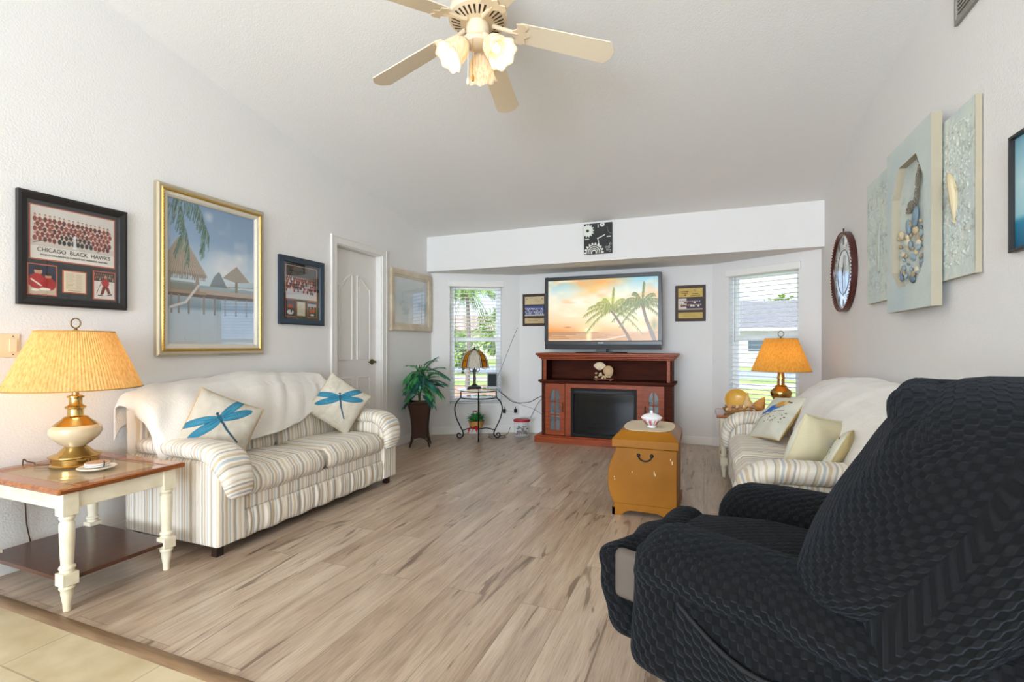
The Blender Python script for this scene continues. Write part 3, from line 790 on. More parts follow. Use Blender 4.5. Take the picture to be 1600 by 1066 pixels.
p = Paint(60, 90, '232a44'); p.rect(0, .7, 1, .9, 'aab2c0'); p.ell(.35, .4, .22, .25, 'a8242a'); p.ell(.7, .45, .2, .25, 'b02c30'); p.ell(.5, .15, .25, .1, 'e0dcdc'); p.ell(.35, .62, .08, .07, 'c09074'); p.ell(.7, .66, .08, .07, 'c09074')
sub_print(t, Mi, .115, -.145, .095, .13, p, 'c4624a')
glazing(t, Mi, .4, .47, .0135)

# cream frame near the bay
t, Mi = picture('picture_frame', 'whitewashed cream frame with a painted window reflection under glass beside the bay', 'picture', onL(4.855, 1.632), .84, .69, [(0, 0), (0, .026), (.012, .032), (.06, .026), (.066, .018), (.085, .014), (.09, .008)], mat('whitewashed_wood', 'd9cdb8', .5, noise_col=('c2b196', 6, (1, 1, 1))))
p = Paint(60, 50, 'cfd6d4'); p.vgrad([(0, 'ecece6'), (.35, 'dfe4e0'), (.5, 'cfdadc'), (1, 'e6ecee')]); p.cloud('8fa3a0', 4, 4, .5, .8, .6, 2, .2, .5)  # pale tones painted in place of the window reflected in the glass
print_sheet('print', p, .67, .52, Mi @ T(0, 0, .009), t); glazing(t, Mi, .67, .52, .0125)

# light switch
t = thing('light_switch', 'ivory rocker light switch plate on the wall left of the brass lamp', 'switch', (XL, 1.325, 1.12)); Mi = onL(0, 0); Mi.translation = (0, 0, 0)
MB().box(-.06, .036, -.058, .058, 0, .006, 0, Mi).build('wall_plate', M_plate, t, bevel=.002)
MB().box(-.004, .024, -.032, .032, .006, .010, 0, Mi).build('rocker', mat('ivory_rocker', 'e9d8b8', .4), t, bevel=.001)
[MB().cyl(.003, .006, .0072, 10, 0, Mi @ T(.01, y_, 0)).build('screw', M_agedbrass, t) for y_ in (.045, -.045)]

# plaques
def plaque(label, x, z, wd, ht, p1, p2, p3, fh, photo_h):
    t = thing('award_plaque', label, 'plaque', (x, YC, z), 0); Mi = onB(0, 0); Mi.translation = (0, 0, 0)
    MB().box(-wd / 2, wd / 2, -ht / 2, ht / 2, 0, .016, 0, Mi).build('plaque_board', mat('walnut_plaque', '3b2014', .55), t, bevel=.004)
    a = wd * .8
    print_sheet('title_plate', p1, a, fh, Mi @ T(0, ht / 2 - .035 - fh / 2, .0175), t)
    print_sheet('photo_print', p2, a, photo_h, Mi @ T(0, ht / 2 - .05 - fh - photo_h / 2, .0175), t)
    print_sheet('brass_plate', p3, a, ht - .115 - fh - photo_h, Mi @ T(0, -ht / 2 + .035 + (ht - .115 - fh - photo_h) / 2, .0175), t)
def plate(c, n, seed):
    p = Paint(90, 40, c); p.cloud('f2e2a8', 3, 2, .3, .9, .4, seed)
    for k in range(n): p.line([(.2, .85 - .7 * k / n), (.8 - .1 * (k % 2), .85 - .7 * k / n)], .006, '5c4620', .75)
    return p
p1 = plate('c4a548', 0, 1); p1.poly([(.24, .3), (.30, .1), (.36, .3)], '6b2a20'); p1.line([(.12, .62), (.42, .66)], .02, '5a3a20'); p1.line([(.16, .45), (.40, .47)], .014, '8a4a30'); p1.line([(.64, .78), (.74, .78)], .014, '4a3a20'); p1.line([(.66, .58), (.72, .58)], .012, '4a3a20'); p1.line([(.6, .38), (.82, .38)], .016, '4a3a20'); p1.line([(.55, .2), (.9, .2)], .012, '4a3a20')
p2 = Paint(100, 60, 'd8cdbf'); p2.rect(.35, .1, 1, 1, '2c2a3a'); team(p2, 2, 9, .45, .75, ['e8e4e6', '7a2430', 'dcd6d8', '302c44'], None, 3, .1, .98, .04); p2.rect(0, 0, 1, .12, 'b9a48c')
plaque('wooden award plaque with team photo on the back wall right of the television', -.143, 1.60, .325, .41, p1, p2, plate('bfa24a', 3, 3), .10, .13)
p1 = plate('c9b48c', 3, 4); p1.ell(.1, .75, .03, .03, '2a2a2a'); p1.ell(.9, .75, .03, .03, '2a2a2a')
p2 = Paint(100, 60, '27407c'); team(p2, 4, 10, .3, .8, ['3a5a9c', '2b4a8c', 'c8ccd8', '9aa8c8'], None, 6, .05, .98, .03); p2.rect(0, 0, 1, .14, 'c8c2b4')
plaque('wooden award plaque with blue team photo half hidden behind the television', -2.01, 1.573, .325, .41, p1, p2, plate('c0a478', 2, 7), .10, .13)

# square gear clock on the header
t = thing('square_clock', 'square black wall clock with white gear pattern above the television', 'clock', (-1.056, YB, 2.267)); Mi = onB(0, 0); Mi.translation = (0, 0, 0)
MB().box(-.152, .152, -.165, .165, 0, .02, 0, Mi).build('clock_body', mat('clock_black', '1d1a19', .4), t, bevel=.003)
p = Paint(150, 160, '221f1d')
def gear(cx, cy, r, teeth, col, hole):
    p.ell(cx, cy, r, r, col, soft=.04)
    for k in range(teeth):
        a = 2 * PI * k / teeth; p.ell(cx + math.cos(a) * r * 1.08, cy + math.sin(a) * r * 1.08 / p.asp, r * .13, r * .13, col, soft=.3)
    if hole: p.ell(cx, cy, hole, hole, '221f1d', soft=.1)
gear(.13, .78, .2, 14, 'dfe2d8', .055)
gear(.36, .04, .30, 18, 'e8e6dc', 0)
for r, c in ((.27, '221f1d'), (.235, 'e8e6dc'), (.2, '221f1d'), (.165, 'e8e6dc'), (.14, '221f1d'), (.11, 'e8e6dc'), (.07, '221f1d')): p.ell(.36, .04, r, r, c, soft=.05)
gear(.66, .96, .08, 10, 'e2e2da', .02)
for k in range(24):
    a = PI + k * .12; p.ell(1.0 + .16 * math.cos(a), .86 + .22 * math.sin(a), .012, .012, '8a857c', soft=.4)
p.rect(.03, .49, .18, .515, 'e8e6dc'); p.rect(.82, .53, .97, .56, 'e8e6dc'); p.rect(.5, .86, .525, .97, 'e8e6dc')
for x, y, r in ((.9, .2, .05), (.84, .12, .04), (.95, .3, .045), (.8, .2, .035), (.93, .08, .05)):
    p.ell(x, y, r, r, 'b9b6ae', soft=.2); p.ell(x, y, r * .6, r * .6, '221f1d', soft=.2)
print_sheet('clock_face', p, .298, .324, Mi @ T(0, 0, .0206), t)
M_hand = mat('white_hand', 'f0efe8', .4)
MB().box(-.004, .004, -.006, .085, .022, .0235, 0, Mi @ RZ(math.radians(-65))).build('hour_hand', M_hand, t)
MB().box(-.003, .003, -.006, .085, .024, .0255, 0, Mi @ RZ(math.radians(-168))).cyl(.007, .02, .028, 12, 0, Mi).build('minute_hand', M_hand, t)

# round mirrored clock on the right wall
t = thing('round_clock', 'round mirrored wall clock with beaded dark red rim and roman numerals', 'clock', (XR, 4.47, 1.69)); Mi = onR(0, 0); Mi.translation = (0, 0, 0)
Rc = .31
mb = MB(); mb.lathe([(Rc - .02, .004), (Rc - .0, .0), (Rc, .03), (Rc - .008, .04), (Rc - .016, .036), (Rc - .022, .028), (Rc - .022, .004)], 64, 0, Mi); mb.build('rim', mat('dark_red_rim', '4a1f1a', .35, .2, coat=.4), t, smooth=True)
mb = MB()
for k in range(72):
    a = 2 * PI * k / 72; mb.ball((math.cos(a) * (Rc - .008), math.sin(a) * (Rc - .008), .040), .007, n=7, M=Mi)
mb.build('rim_beads', mat('bead_brown', '7a4a3a', .3, .4), t, smooth=True)
MB().lathe([(0, .012), (Rc - .021, .012), (Rc - .021, .02), (0, .02)], 64, 0, Mi).build('dial', mat('aged_mirror', 'e9eeee', .18, .45, bump=(6, .006)), t, smooth=True)
mb = MB(); rom = ['XII', 'I', 'II', 'III', 'IIII', 'V', 'VI', 'VII', 'VIII', 'IX', 'X', 'XI']
mb.lathe([(Rc * .56, .02), (Rc * .56, .0225), (Rc * .545, .0225), (Rc * .545, .02)], 48, 0, Mi)
mb.build('inner_ring', mat('grey_metal', '5d6462', .4, .6), t)
for k, s in enumerate(rom):
    a = -2 * PI * k / 12; text_mesh('numeral', s, .08, Mi @ RZ(a) @ T(0, Rc * .76, .0215), mat('numeral_grey', '59625e', .6), t, squeeze=.55)
MB().box(-.006, .006, -.03, .13, .024, .026, 0, Mi @ RZ(-.35)).build('hour_hand', M_ink, t); MB().box(-.004, .004, -.04, .19, .027, .029, 0, Mi @ RZ(-3.0)).build('minute_hand', M_ink, t)
MB().tube([(0, Rc - .01, .02), (0, Rc + .028, .02), (.012, Rc + .028, .02), (.012, Rc - .01, .02)], .004, 6, 0, Mi).build('hanging_loop', M_blackiron, t)

# three relief canvases
M_edge = mat('canvas_edge', 'ada38e', .8)
def relief(label, y0, y1, z0, z1, d0, d1, seed, hole=False, motif=None):
    wd, ht = y1 - y0, z1 - z0; M0 = onR((y0 + y1) / 2, (z0 + z1) / 2); t = thing('relief_canvas', label, 'wall art', M0.translation); Mi = onR(0, 0); Mi.translation = (0, 0, 0)
    p = Paint(130, 260, 'd3dad2'); p.cloud('c3d0d0', 3, 5, .3, .8, .8, seed); p.cloud('b2bdb8', 9, 18, .6, .8, .6, seed + 3, .06, .94)
    if not hole: p.cloud('9d9c90', 16, 30, .66, .8, .6, seed + 5, .1, .92)
    sp_, fr = MB(), None
    if hole:
        # octagonal opening in a deep front board
        ow, oh, c = wd * .36, ht * .36, wd * .16
        inner = [(-ow, -oh + c), (-ow + c, -oh), (ow - c, -oh), (ow, -oh + c), (ow, oh - c * 1.6), (ow - c, oh), (-ow + c, oh), (-ow, oh - c * 1.6)]
        inner = [(x, y - .0) for x, y in inner]
        outer = [(-wd / 2, -ht / 2), (-wd / 2, -ht / 2), (wd / 2, -ht / 2), (wd / 2, -ht / 2), (wd / 2, ht / 2), (wd / 2, ht / 2), (-wd / 2, ht / 2), (-wd / 2, ht / 2)]
        mb = MB(); n = 8
        V = [(x, y, d1) for x, y in inner] + [(x, y, d1) for x, y in outer] + [(x, y, d1 - .035) for x, y in inner] + [(x, y, d0) for x, y in outer]
        F = []; mis = []
        for i in range(8):
            j = (i + 1) % 8
            mb.add([V[i], V[j], V[8 + j], V[8 + i]], [(0, 1, 2, 3)], 0, Mi); mb.add([V[i], V[16 + i], V[16 + j], V[j]], [(0, 1, 2, 3)], 1, Mi); mb.add([V[8 + i], V[8 + j], V[24 + j], V[24 + i]], [(0, 1, 2, 3)], 1, Mi)
        mb.build('front_board', [mat('pale_plaster', 'cdd6d0', .85, bump=(70, .002), noise_col=('bccbcf', 3, (1, 1, 1))), M_edge], t)
        print_sheet('recess_panel', p, wd - .02, ht - .02, Mi @ T(0, 0, d1 - .035), t, M_canvasprint)
        rd = random.Random(4); pal = ['9fb0b8', 'cdb996', 'a8987c', '8a99a2', 'd8cfb8', '6f8090']
        for k in range(64):
            x = rd.uniform(-ow + .025, ow - .02); y = rd.uniform(-oh + .03, -oh * .02) + .02 * math.sin(k)
            if abs(x) > ow - .06 and y < -oh + .07: y += .06
            q = MB(); r = rd.uniform(.012, .026); q.ball((0, 0, 0), r, r * rd.uniform(.6, 1), r * .45, 12)
            o = q.build('seashell', mat('shell_' + pal[k % 6], pal[k % 6], .5, bump=(120, .003)), t, smooth=True)
            o.matrix_local = Mi @ T(x, y, d1 - .026) @ RZ(rd.uniform(0, 6)) @ RX(rd.uniform(-.5, .5))
        for x, y, rx, ry, a in ((.045, .02, .03, .052, -.3), (-.04, -.01, .022, .042, .3)):
            q = MB(); q.ball((0, 0, 0), rx, ry, .010, 16); o = q.build('seashell', mat('blue_scallop', '8197a6', .5, bump=(60, .004)), t, smooth=True); o.matrix_local = Mi @ T(x, y, d1 - .02) @ RZ(a)
        q = MB()
        for k in range(60):
            s = k / 46; ang = rd.uniform(-.9, .8); bx, by = .04 + .05 * s, .05 + s * .19
            q.tube([(bx, by, d1 - .03), (bx + math.sin(ang) * .03, by + .03, d1 - .02), (bx + math.sin(ang) * .045, by + .06, d1 - .026)], .0018, 5, 0, Mi)
        for k in range(26):
            ang = rd.uniform(-1.4, 1.4); q.tube([(-.03, .06, d1 - .028), (-.03 + math.sin(ang) * .03, .06 + math.cos(ang) * .03, d1 - .02), (-.03 + math.sin(ang) * .06, .06 + math.cos(ang) * .06, d1 - .026)], .003, 5, 0, Mi)
        q.build('sea_fan', mat('driftwood_grey', '7d776a', .8), t)
    else:
        MB().box(-wd / 2, wd / 2, -ht / 2, ht / 2, d0, d1 - .002, 0, Mi).build('canvas_board', M_edge, t)
        rs = np.random.RandomState(seed)
        def hf(U, V):
            n = p.noise(1, 22, 44, seed)[np.clip((V * (p.h - 1)).astype(int), 0, p.h - 1), np.clip((U * (p.w - 1)).astype(int), 0, p.w - 1)]
            e = np.clip(1 - ((U - .5) / .42) ** 2, 0, 1) * np.clip(1 - ((V - .5) / .44) ** 2, 0, 1)
            n2 = p.noise(1, 46, 90, seed + 2)[np.clip((V * (p.h - 1)).astype(int), 0, p.h - 1), np.clip((U * (p.w - 1)).astype(int), 0, p.w - 1)]
            return np.clip(n2 - .6, 0, .3) * .012 * (e > 0.04) + n * .0015
        print_sheet('canvas_front', p, wd, ht, Mi @ T(0, 0, d1 - .0015), t, M_canvasprint, 1, hf)
        q = MB()
        if motif == 'dolphin':
            P = bez([(.045, -.10, .012), (.058, -.05, .018), (.060, 0, .022), (.045, .05, .022), (.018, .09, .018), (-.012, .115, .012)], 6)
            n = len(P); q.tube([(x, y, d1 + z - .012) for x, y, z in P], [.003 + .013 * math.sin(PI * min(1, (i / (n - 1)) * .95 + .05)) ** .8 for i in range(n)], 10, 0, Mi)
            q.add([(.062, .03, d1 + .014), (.092, .025, d1 + .006), (.064, .0, d1 + .012)], [(0, 1, 2)], 0, Mi)
            q.add([(.046, -.09, d1), (.018, -.125, d1 + .002), (.042, -.112, d1 + .008), (.066, -.128, d1 + .002)], [(0, 1, 2), (0, 2, 3)], 0, Mi)
            nm = 'dolphin_relief'; mm = mat('sand_plaster', 'cfbf9c', .6)
        else:
            for k in range(3):
                P = bez([(-.03 + .02 * k, -.2, .004), (.01 + .01 * k, -.1, .01), (-.01 + .015 * k, 0, .008), (.03, .09, .004)], 6); q.tube([(x, y, d1 + z - .004) for x, y, z in P], .007, 8, 0, Mi)
            nm = 'seaweed_relief'; mm = mat('grey_plaster', 'b4b8ae', .8)
        q.build(nm, mm, t, smooth=True)
relief('pale relief canvas of seaweed, far one beside the mirrored clock', 3.40, 3.845, 1.39, 2.165, .004, .028, 5, motif='weed')
relief('middle pale canvas with recessed octagonal shell collage, standing proud of its neighbours', 2.74, 3.31, 1.30, 2.175, .035, .075, 8, hole=True)
relief('pale relief canvas with a dolphin, nearest the blue framed picture', 2.477, 2.90, 1.41, 2.12, .004, .028, 12, motif='dolphin')

# blue picture at the edge
t, Mi = picture('picture_frame', 'thin black framed blue sea picture at the edge of the right wall', 'picture', onR(1.93, 1.653), .66, .41, [(0, 0), (0, .022), (.003, .024), (.011, .024), (.012, .010)], M_blackwood)
p = Paint(60, 40, '3c7f9c'); p.vgrad([(0, '1f5d80'), (.25, '2a86a8'), (.3, '9fd0dc'), (.6, 'b8dbe2'), (1, '7fb4c8')]); print_sheet('print', p, .636, .386, Mi @ T(0, 0, .009), t)

# return-air vent at the top of the right wall
t = thing('wall_vent', 'grey louvred vent high on the right wall above the relief canvases', 'vent', (XR, 2.44, 2.60)); Mi = onR(0, 0); Mi.translation = (0, 0, 0)
mb = MB(); frame_rings(mb, .49, .18, [(0, 0), (0, .014), (.018, .016), (.02, .004)], Mi); mb.build('vent_frame', mat('vent_grey', '8f8d86', .6), t)
mb = MB()
for k in range(8): mb.box(-.225, .225, -.068 + k * .018, -.060 + k * .018, .003, .012, 0, Mi)
mb.build('louvres', mat('vent_grey', '8f8d86', .6), t)
MB().box(-.23, .23, -.08, .08, .001, .003, 0, Mi).build('duct_back', mat('duct_dark', '4a4844', .8), t)

# ------------------------------------------------------------------ ceiling fan
fan = thing('ceiling_fan', 'cream five blade ceiling fan with three lit frosted glass shades', 'ceiling fan', (-1.03, 2.157, 2.66))
M_fan = mat('cream_enamel', 'e3d2b6', .4); M_blade = mat('cream_blade', 'e6d9c2', .45); M_slot = mat('slot_dark', '3a2a18', .7); M_fanrim = mat('blade_edge', '8a7458', .6)
MB().cyl(.012, .24, .345, 16).lathe([(0, .36), (.065, .36), (.065, .335), (.03, .29), (.012, .285)], 32).build('downrod', M_fan, fan, smooth=True)
MB().lathe([(0, .245), (.05, .245), (.10, .225), (.125, .18), (.13, .10), (.142, .075), (.142, .052), (.10, .035), (.062, .03), (0, .03)], 48).build('motor_housing', M_fan, fan, smooth=True)
q = MB()
for k in range(30):
    a = 2 * PI * k / 30; q.add([(.085, -.0035, .0300), (.085, .0035, .0300), (.128, .0055, .0440), (.128, -.0055, .0440)], [(0, 1, 2, 3)], 0, RZ(a))
q.build('vent_slots', M_slot, fan)
MB().lathe([(0, .03), (.055, .03), (.057, -.005), (.052, -.03), (.045, -.035), (.06, -.05), (.062, -.07), (.03, -.085), (0, -.085)], 40).build('light_kit', M_fan, fan, smooth=True)
for k, az in enumerate((26.3, 98.6, 171.5, 243.5, 315.5)):
    A = RZ(math.radians(az)); droop = Matrix.Rotation(math.radians(9.5), 4, 'Y'); tilt = RX(math.radians(-11))
    Bm = A @ T(.07, 0, .02) @ droop
    q = MB(); q.tube([(0, 0, .01), (.05, 0, .004), (.10, 0, .0), (.13, 0, 0)], [.012, .010, .010, .008], 10, 0, Bm)
    out = [(.10, -.012), (.125, -.03), (.115, -.055), (.15, -.063), (.175, -.045), (.165, -.02), (.19, 0), (.165, .02), (.175, .045), (.15, .063), (.115, .055), (.125, .03), (.10, .012)]
    q.prism(out, -.006, -.001, 'z', 0, Bm @ tilt)
    ir = q.build('blade_iron', M_fan, fan, bevel=.001)
    wr, wt = .058, .069; L1, L2 = .125, .60
    pl_ = [(L1, -wr + .012), (L1 + .015, -wr), (L2 - .02, -wt), (L2, -wt + .022), (L2 + .014, -wt * .35), (L2 + .014, wt * .35), (L2, wt - .022), (L2 - .02, wt), (L1 + .015, wr), (L1, wr - .012)]
    q = MB(); q.prism(pl_, 0, .006, 'z', 0, Bm @ tilt); q.build('blade', M_blade, fan, bevel=.0015)
for k in range(3):
    a = math.radians(-35 + 120 * k + 21.5)
    A = T(0, 0, -.06) @ RZ(a) @ T(.055, 0, 0) @ RY(math.radians(180 - 42)) @ Matrix.Diagonal((1.18, 1.18, 1.12, 1))
    MB().cyl(.02, -.02, .02, 16, 0, A).build('socket', M_fan, fan, smooth=True)
    q = MB(); n = 48; prof = [(.022, .012), (.026, .02), (.044, .045), (.05, .075), (.052, .10), (.058, .118), (.066, .128)]
    V = []; F = []
    for i, (r, z) in enumerate(prof):
        for j in range(n):
            b_ = 2 * PI * j / n; rr = r * (1 + .05 * math.cos(8 * b_) * i / 6); V.append((rr * math.cos(b_), rr * math.sin(b_), z + .004 * math.cos(8 * b_) * (i / 6) ** 3))
    for i in range(len(prof) - 1):
        for j in range(n): F.append((i * n + j, i * n + (j + 1) % n, (i + 1) * n + (j + 1) % n, (i + 1) * n + j))
    q.add(V, F, 0, A); sh = q.build('glass_shade', M_fanglass, fan, smooth=True, solid=.002)
    q = MB(); q.ball((0, 0, .07), .019, .019, .028, 14, 0, A); q.build('bulb', M_bulb, sh, smooth=True)
    P = (Matrix.Translation(fan.location) @ A) @ Vector((0, 0, .118)); light('fan_lamp', 'POINT', P, .75, (1, .80, .55), radius=.02)
for (dx, dy, L_, c_, nm) in ((-.022, -.062, .155, 'f0e4cc', 'pull_chain'), (.010, -.075, .150, 'b07a28', 'pull_chain')):
    q = MB()
    q.tube([(dx, dy, -.08), (dx, dy, -.08 - L_ - .02)], .0016, 6); q.lathe([(0, -.1 - L_ - .038), (.006, -.1 - L_ - .034), (.008, -.1 - L_ - .018), (.003, -.1 - L_), (0, -.1 - L_)], 12, 0, T(dx, dy, 0))
    q.build(nm, mat('pull_' + c_, c_, .4), fan, smooth=True)

# ------------------------------------------------------------------ table lamps and end tables
def table_lamp(label, loc, belly, shade_m, r_top, r_bot, zs0, zs1, power):
    t = thing('table_lamp', label, 'lamp', loc)
    q = MB(); q.lathe([(0, 0), (.098, 0), (.100, .006), (.092, .014), (.094, .038), (.104, .044), (.104, .050), (.07, .062), (.052, .082), (.042, .092), (0, .092)], 40)
    q.build('lamp_base', M_brass, t, smooth=True)
    if belly:
        q = MB(); q.lathe([(.040, .092), (.062, .108), (.095, .14), (.106, .165), (.102, .185), (.085, .200), (.08, .203)], 48); q.build('porcelain_body', mat('ivory_porcelain', 'd2bf9f', .12, coat=.6), t, smooth=True)
        q = MB(); q.lathe([(.088, .198), (.078, .208), (.056, .226), (.046, .238), (.034, .242), (.032, .246), (.032, .276), (.040, .280), (.042, .288), (.030, .294), (.026, .30), (.026, .33), (.034, .334), (.034, .340), (.014, .348), (.011, .40), (0, .40)], 40)
    else:
        q = MB(); q.lathe([(.04, .09), (.052, .11), (.078, .15), (.085, .18), (.078, .20), (.05, .225), (.045, .235), (.05, .24), (.03, .25), (.028, .30), (.036, .305), (.03, .31), (.024, .36), (.028, .365), (.012, .37), (.011, .41), (0, .41)], 40)
    q.build('stem', M_brass, t, smooth=True)
    q = MB(); n = 240; prof = [(r_bot, zs0), (r_bot * .72 + r_top * .28, zs0 + (zs1 - zs0) * .28), (r_bot * .38 + r_top * .62, zs0 + (zs1 - zs0) * .62), (r_top, zs1)]
    V = []; F = []
    for r, z in prof:
        for j in range(n):
            b_ = 2 * PI * j / n; rr = r + (.0018 if j % 2 else -.0018); V.append((rr * math.cos(b_), rr * math.sin(b_), z))
    for i in range(3):
        for j in range(n): F.append((i * n + j, i * n + (j + 1) % n, (i + 1) * n + (j + 1) % n, (i + 1) * n + j))
    q.add(V, F); sh = q.build('lamp_shade', shade_m, t)
    q = MB(); R_ = [(r_top * math.cos(2 * PI * k / 48), r_top * math.sin(2 * PI * k / 48), zs1) for k in range(48)]; q.tube(R_, .0035, 6, closed=True); q.build('top_trim', mat('shade_braid', 'b98a4a', .8), sh, smooth=True); q = MB()
    R_ = [(r_bot * math.cos(2 * PI * k / 64), r_bot * math.sin(2 * PI * k / 64), zs0) for k in range(64)]; q.tube(R_, .0035, 6, closed=True); q.build('bottom_trim', mat('shade_braid', 'b98a4a', .8), sh, smooth=True)
    q = MB(); q.tube([(.0, 0, .40), (.045, 0, .45), (.055, 0, .53), (.03, 0, zs1 + .005), (0, 0, zs1 + .01)], .003, 6); q.tube([(.0, 0, .40), (-.045, 0, .45), (-.055, 0, .53), (-.03, 0, zs1 + .005), (0, 0, zs1 + .01)], .003, 6)
    q.tube([(r_top, 0, zs1), (-r_top, 0, zs1)], .002, 6); q.build('harp', M_brass, t, smooth=True)
    q = MB(); q.cyl(.007, zs1, zs1 + .016, 12); q.tube([(.024 * math.cos(2 * PI * k / 28), 0, zs1 + .042 + .024 * math.sin(2 * PI * k / 28)) for k in range(28)], .0032, 8, 0, RZ(math.radians(21.5)), closed=True); q.build('finial', M_agedbrass, t, smooth=True)
    q = MB(); q.ball((0, 0, .49), .028, .028, .04, 16); q.build('bulb', M_bulb, t, smooth=True)
    light('table_lamp_light', 'POINT', Vector(loc) + Vector((0, 0, .47)), power, (1, .62, .28), radius=.045)
    return t


def end_table(label, x0, x1, y0, y1, flip):
    cx, cy = (x0 + x1) / 2, (y0 + y1) / 2; a, b_ = (x1 - x0) / 2, (y1 - y0) / 2
    t = thing('end_table', label, 'table', (cx, cy, 0), PI if flip else 0)
    q = MB(); w_ = .075
    q.box(-a, a, -b_, -b_ + w_, .505, .53); q.box(-a, a, b_ - w_, b_, .505, .53); q.box(-a, -a + w_, -b_ + w_, b_ - w_, .505, .53); q.box(a - w_, a, -b_ + w_, b_ - w_, .505, .53)
    q.build('tabletop', M_tabletop, t, bevel=.008)
    q = MB(); q.box(-a + w_, a - w_, -b_ + w_, b_ - w_, .512, .520); q.build('cane_panel', mat('cane_weave', 'b79a6a', .7, bump=(160, .002)), t)
    q = MB(); q.box(-a + w_ + .0005, a - w_ - .0005, -b_ + w_ + .0005, b_ - w_ - .0005, .522, .5285); q.build('glass_inset', mat('inset_glass', 'e8dcc4', .03, trans=.0, spec=.9, alpha=.25, coat=1), t)
    q = MB(); i = .035
    for s in (-1, 1):
        q.box(-a + i + .03, a - i - .03, s * (b_ - i - .012) - .009, s * (b_ - i - .012) + .009, .43, .505); q.box(s * (a - i - .012) - .009, s * (a - i - .012) + .009, -b_ + i + .03, b_ - i - .03, .43, .505)
    q.build('apron', M_cream, t, bevel=.003)
    q = MB(); q.prism([(-a + .085, -b_ + .04), (a - .085, -b_ + .04), (a - .04, -b_ + .085), (a - .04, b_ - .085), (a - .085, b_ - .04), (-a + .085, b_ - .04), (-a + .04, b_ - .085), (-a + .04, -b_ + .085)], .128, .146, 'z'); q.build('lower_shelf', M_shelfwood, t, bevel=.003)
    for sx in (-1, 1):
        for sy in (-1, 1):
            Mx = T(sx * (a - i - .024), sy * (b_ - i - .024), 0)
            q = MB(); q.box(-.029, .029, -.029, .029, .405, .505, 0, Mx); q.box(-.029, .029, -.029, .029, .112, .165, 0, Mx)
            q.lathe([(0, .405), (.024, .405), (.029, .395), (.024, .386), (.021, .38), (.027, .37), (.027, .355), (.026, .30), (.023, .23), (.021, .195), (.028, .19), (.029, .182), (.024, .175), (.026, .165), (0, .165)], 20, 0, Mx)
            q.lathe([(0, .112), (.026, .112), (.029, .10), (.022, .088), (.022, .075), (.015, .03), (.014, 0), (0, 0)], 20, 0, Mx)
            q.build('leg', M_cream, t, smooth=True, bevel=.002)
    return t


end_table('cream legged end table with honey wood top holding the porcelain bellied lamp', -3.155, -2.440, 1.165, 1.690, False)
table_lamp('brass and ivory porcelain table lamp with wide cream pleated shade, lit', (-2.91, 1.46, .5287), True, M_shade, .152, .268, .38, .66, 3.4)
end_table('end table mostly hidden behind the far arm of the cream draped sofa', .10, .80, 4.46, 4.99, True)
table_lamp('all brass table lamp with amber pleated shade in front of the bay window', (.624, 4.80, .5287), False, M_shade2, .125, .232, .37, .65, 3.4)

# lamp cords
def cable(label, P, r, m, name='cable', n=8):
    q = MB(); q.tube(bez(P, n), r, 6); o = q.build(name, m, smooth=True); tag(o, label, 'cable'); return o
cable('brown lamp cord hanging down the wall behind the cream legged end table', [(-2.97, 1.40, .535), (-3.03, 1.36, .537), (-3.09, 1.38, .537), (-3.14, 1.375, .54), (-3.167, 1.37, .545), (-3.170, 1.37, .45), (-3.171, 1.38, .32), (-3.170, 1.385, .22), (-3.168, 1.40, .12), (-3.168, 1.40, .1)], .003, mat('brown_cord', '4a3018', .6), 'lamp_cord')

# oval coasters / dish on the end table
q = MB(); q.lathe([(0, 0), (.045, 0), (.072, .008), (.076, .013), (.072, .015), (.045, .006), (0, .005)], 40); t = q.build('saucer', mat('white_glaze', 'e8e2d8', .25, coat=.4), smooth=True); t.location = (-2.70, 1.44, .5287); tag(t, 'white shallow saucer beside the base of the porcelain bellied lamp', 'dish')
t = thing('coaster_holder', 'small round white coaster stack resting on the saucer', 'coasters', (-2.70, 1.44, .5445))
for k in range(2):
    q = MB(); q.cyl(.048, .001 + k * .009, .008 + k * .009, 32); q.build('coaster', mat('white_glaze', 'e8e2d8', .25), t, smooth=True, bevel=.001)
MB().cyl(.044, .0175, .0195, 32).build('cork_top', mat('tan_cork', 'b99272', .8), t)
q = MB()
for s in (-1, 1): MB().tube([(s * .052, 0, .0), (s * .056, 0, .02), (s * .052, 0, .03)], .003, 6).build('holder_post', M_blackiron, t, smooth=True)

# ------------------------------------------------------------------ sofas
def M_stripe_uv():
    m = stripes('striped_upholstery_pad', 'X', 9); nt, b = nodes(m)
    tcs = [n for n in nt.nodes if n.type == 'TEX_COORD'][0]; sp = [n for n in nt.nodes if n.type == 'SEPXYZ'][0]
    nt.links.new(tcs.outputs['UV'], sp.inputs[0]); return m
M_strpad = M_stripe_uv()


def back_top(y, L_): 
    t = max(0, min(1, y / L_)); return .79 + .085 * math.sin(PI * t) ** .6


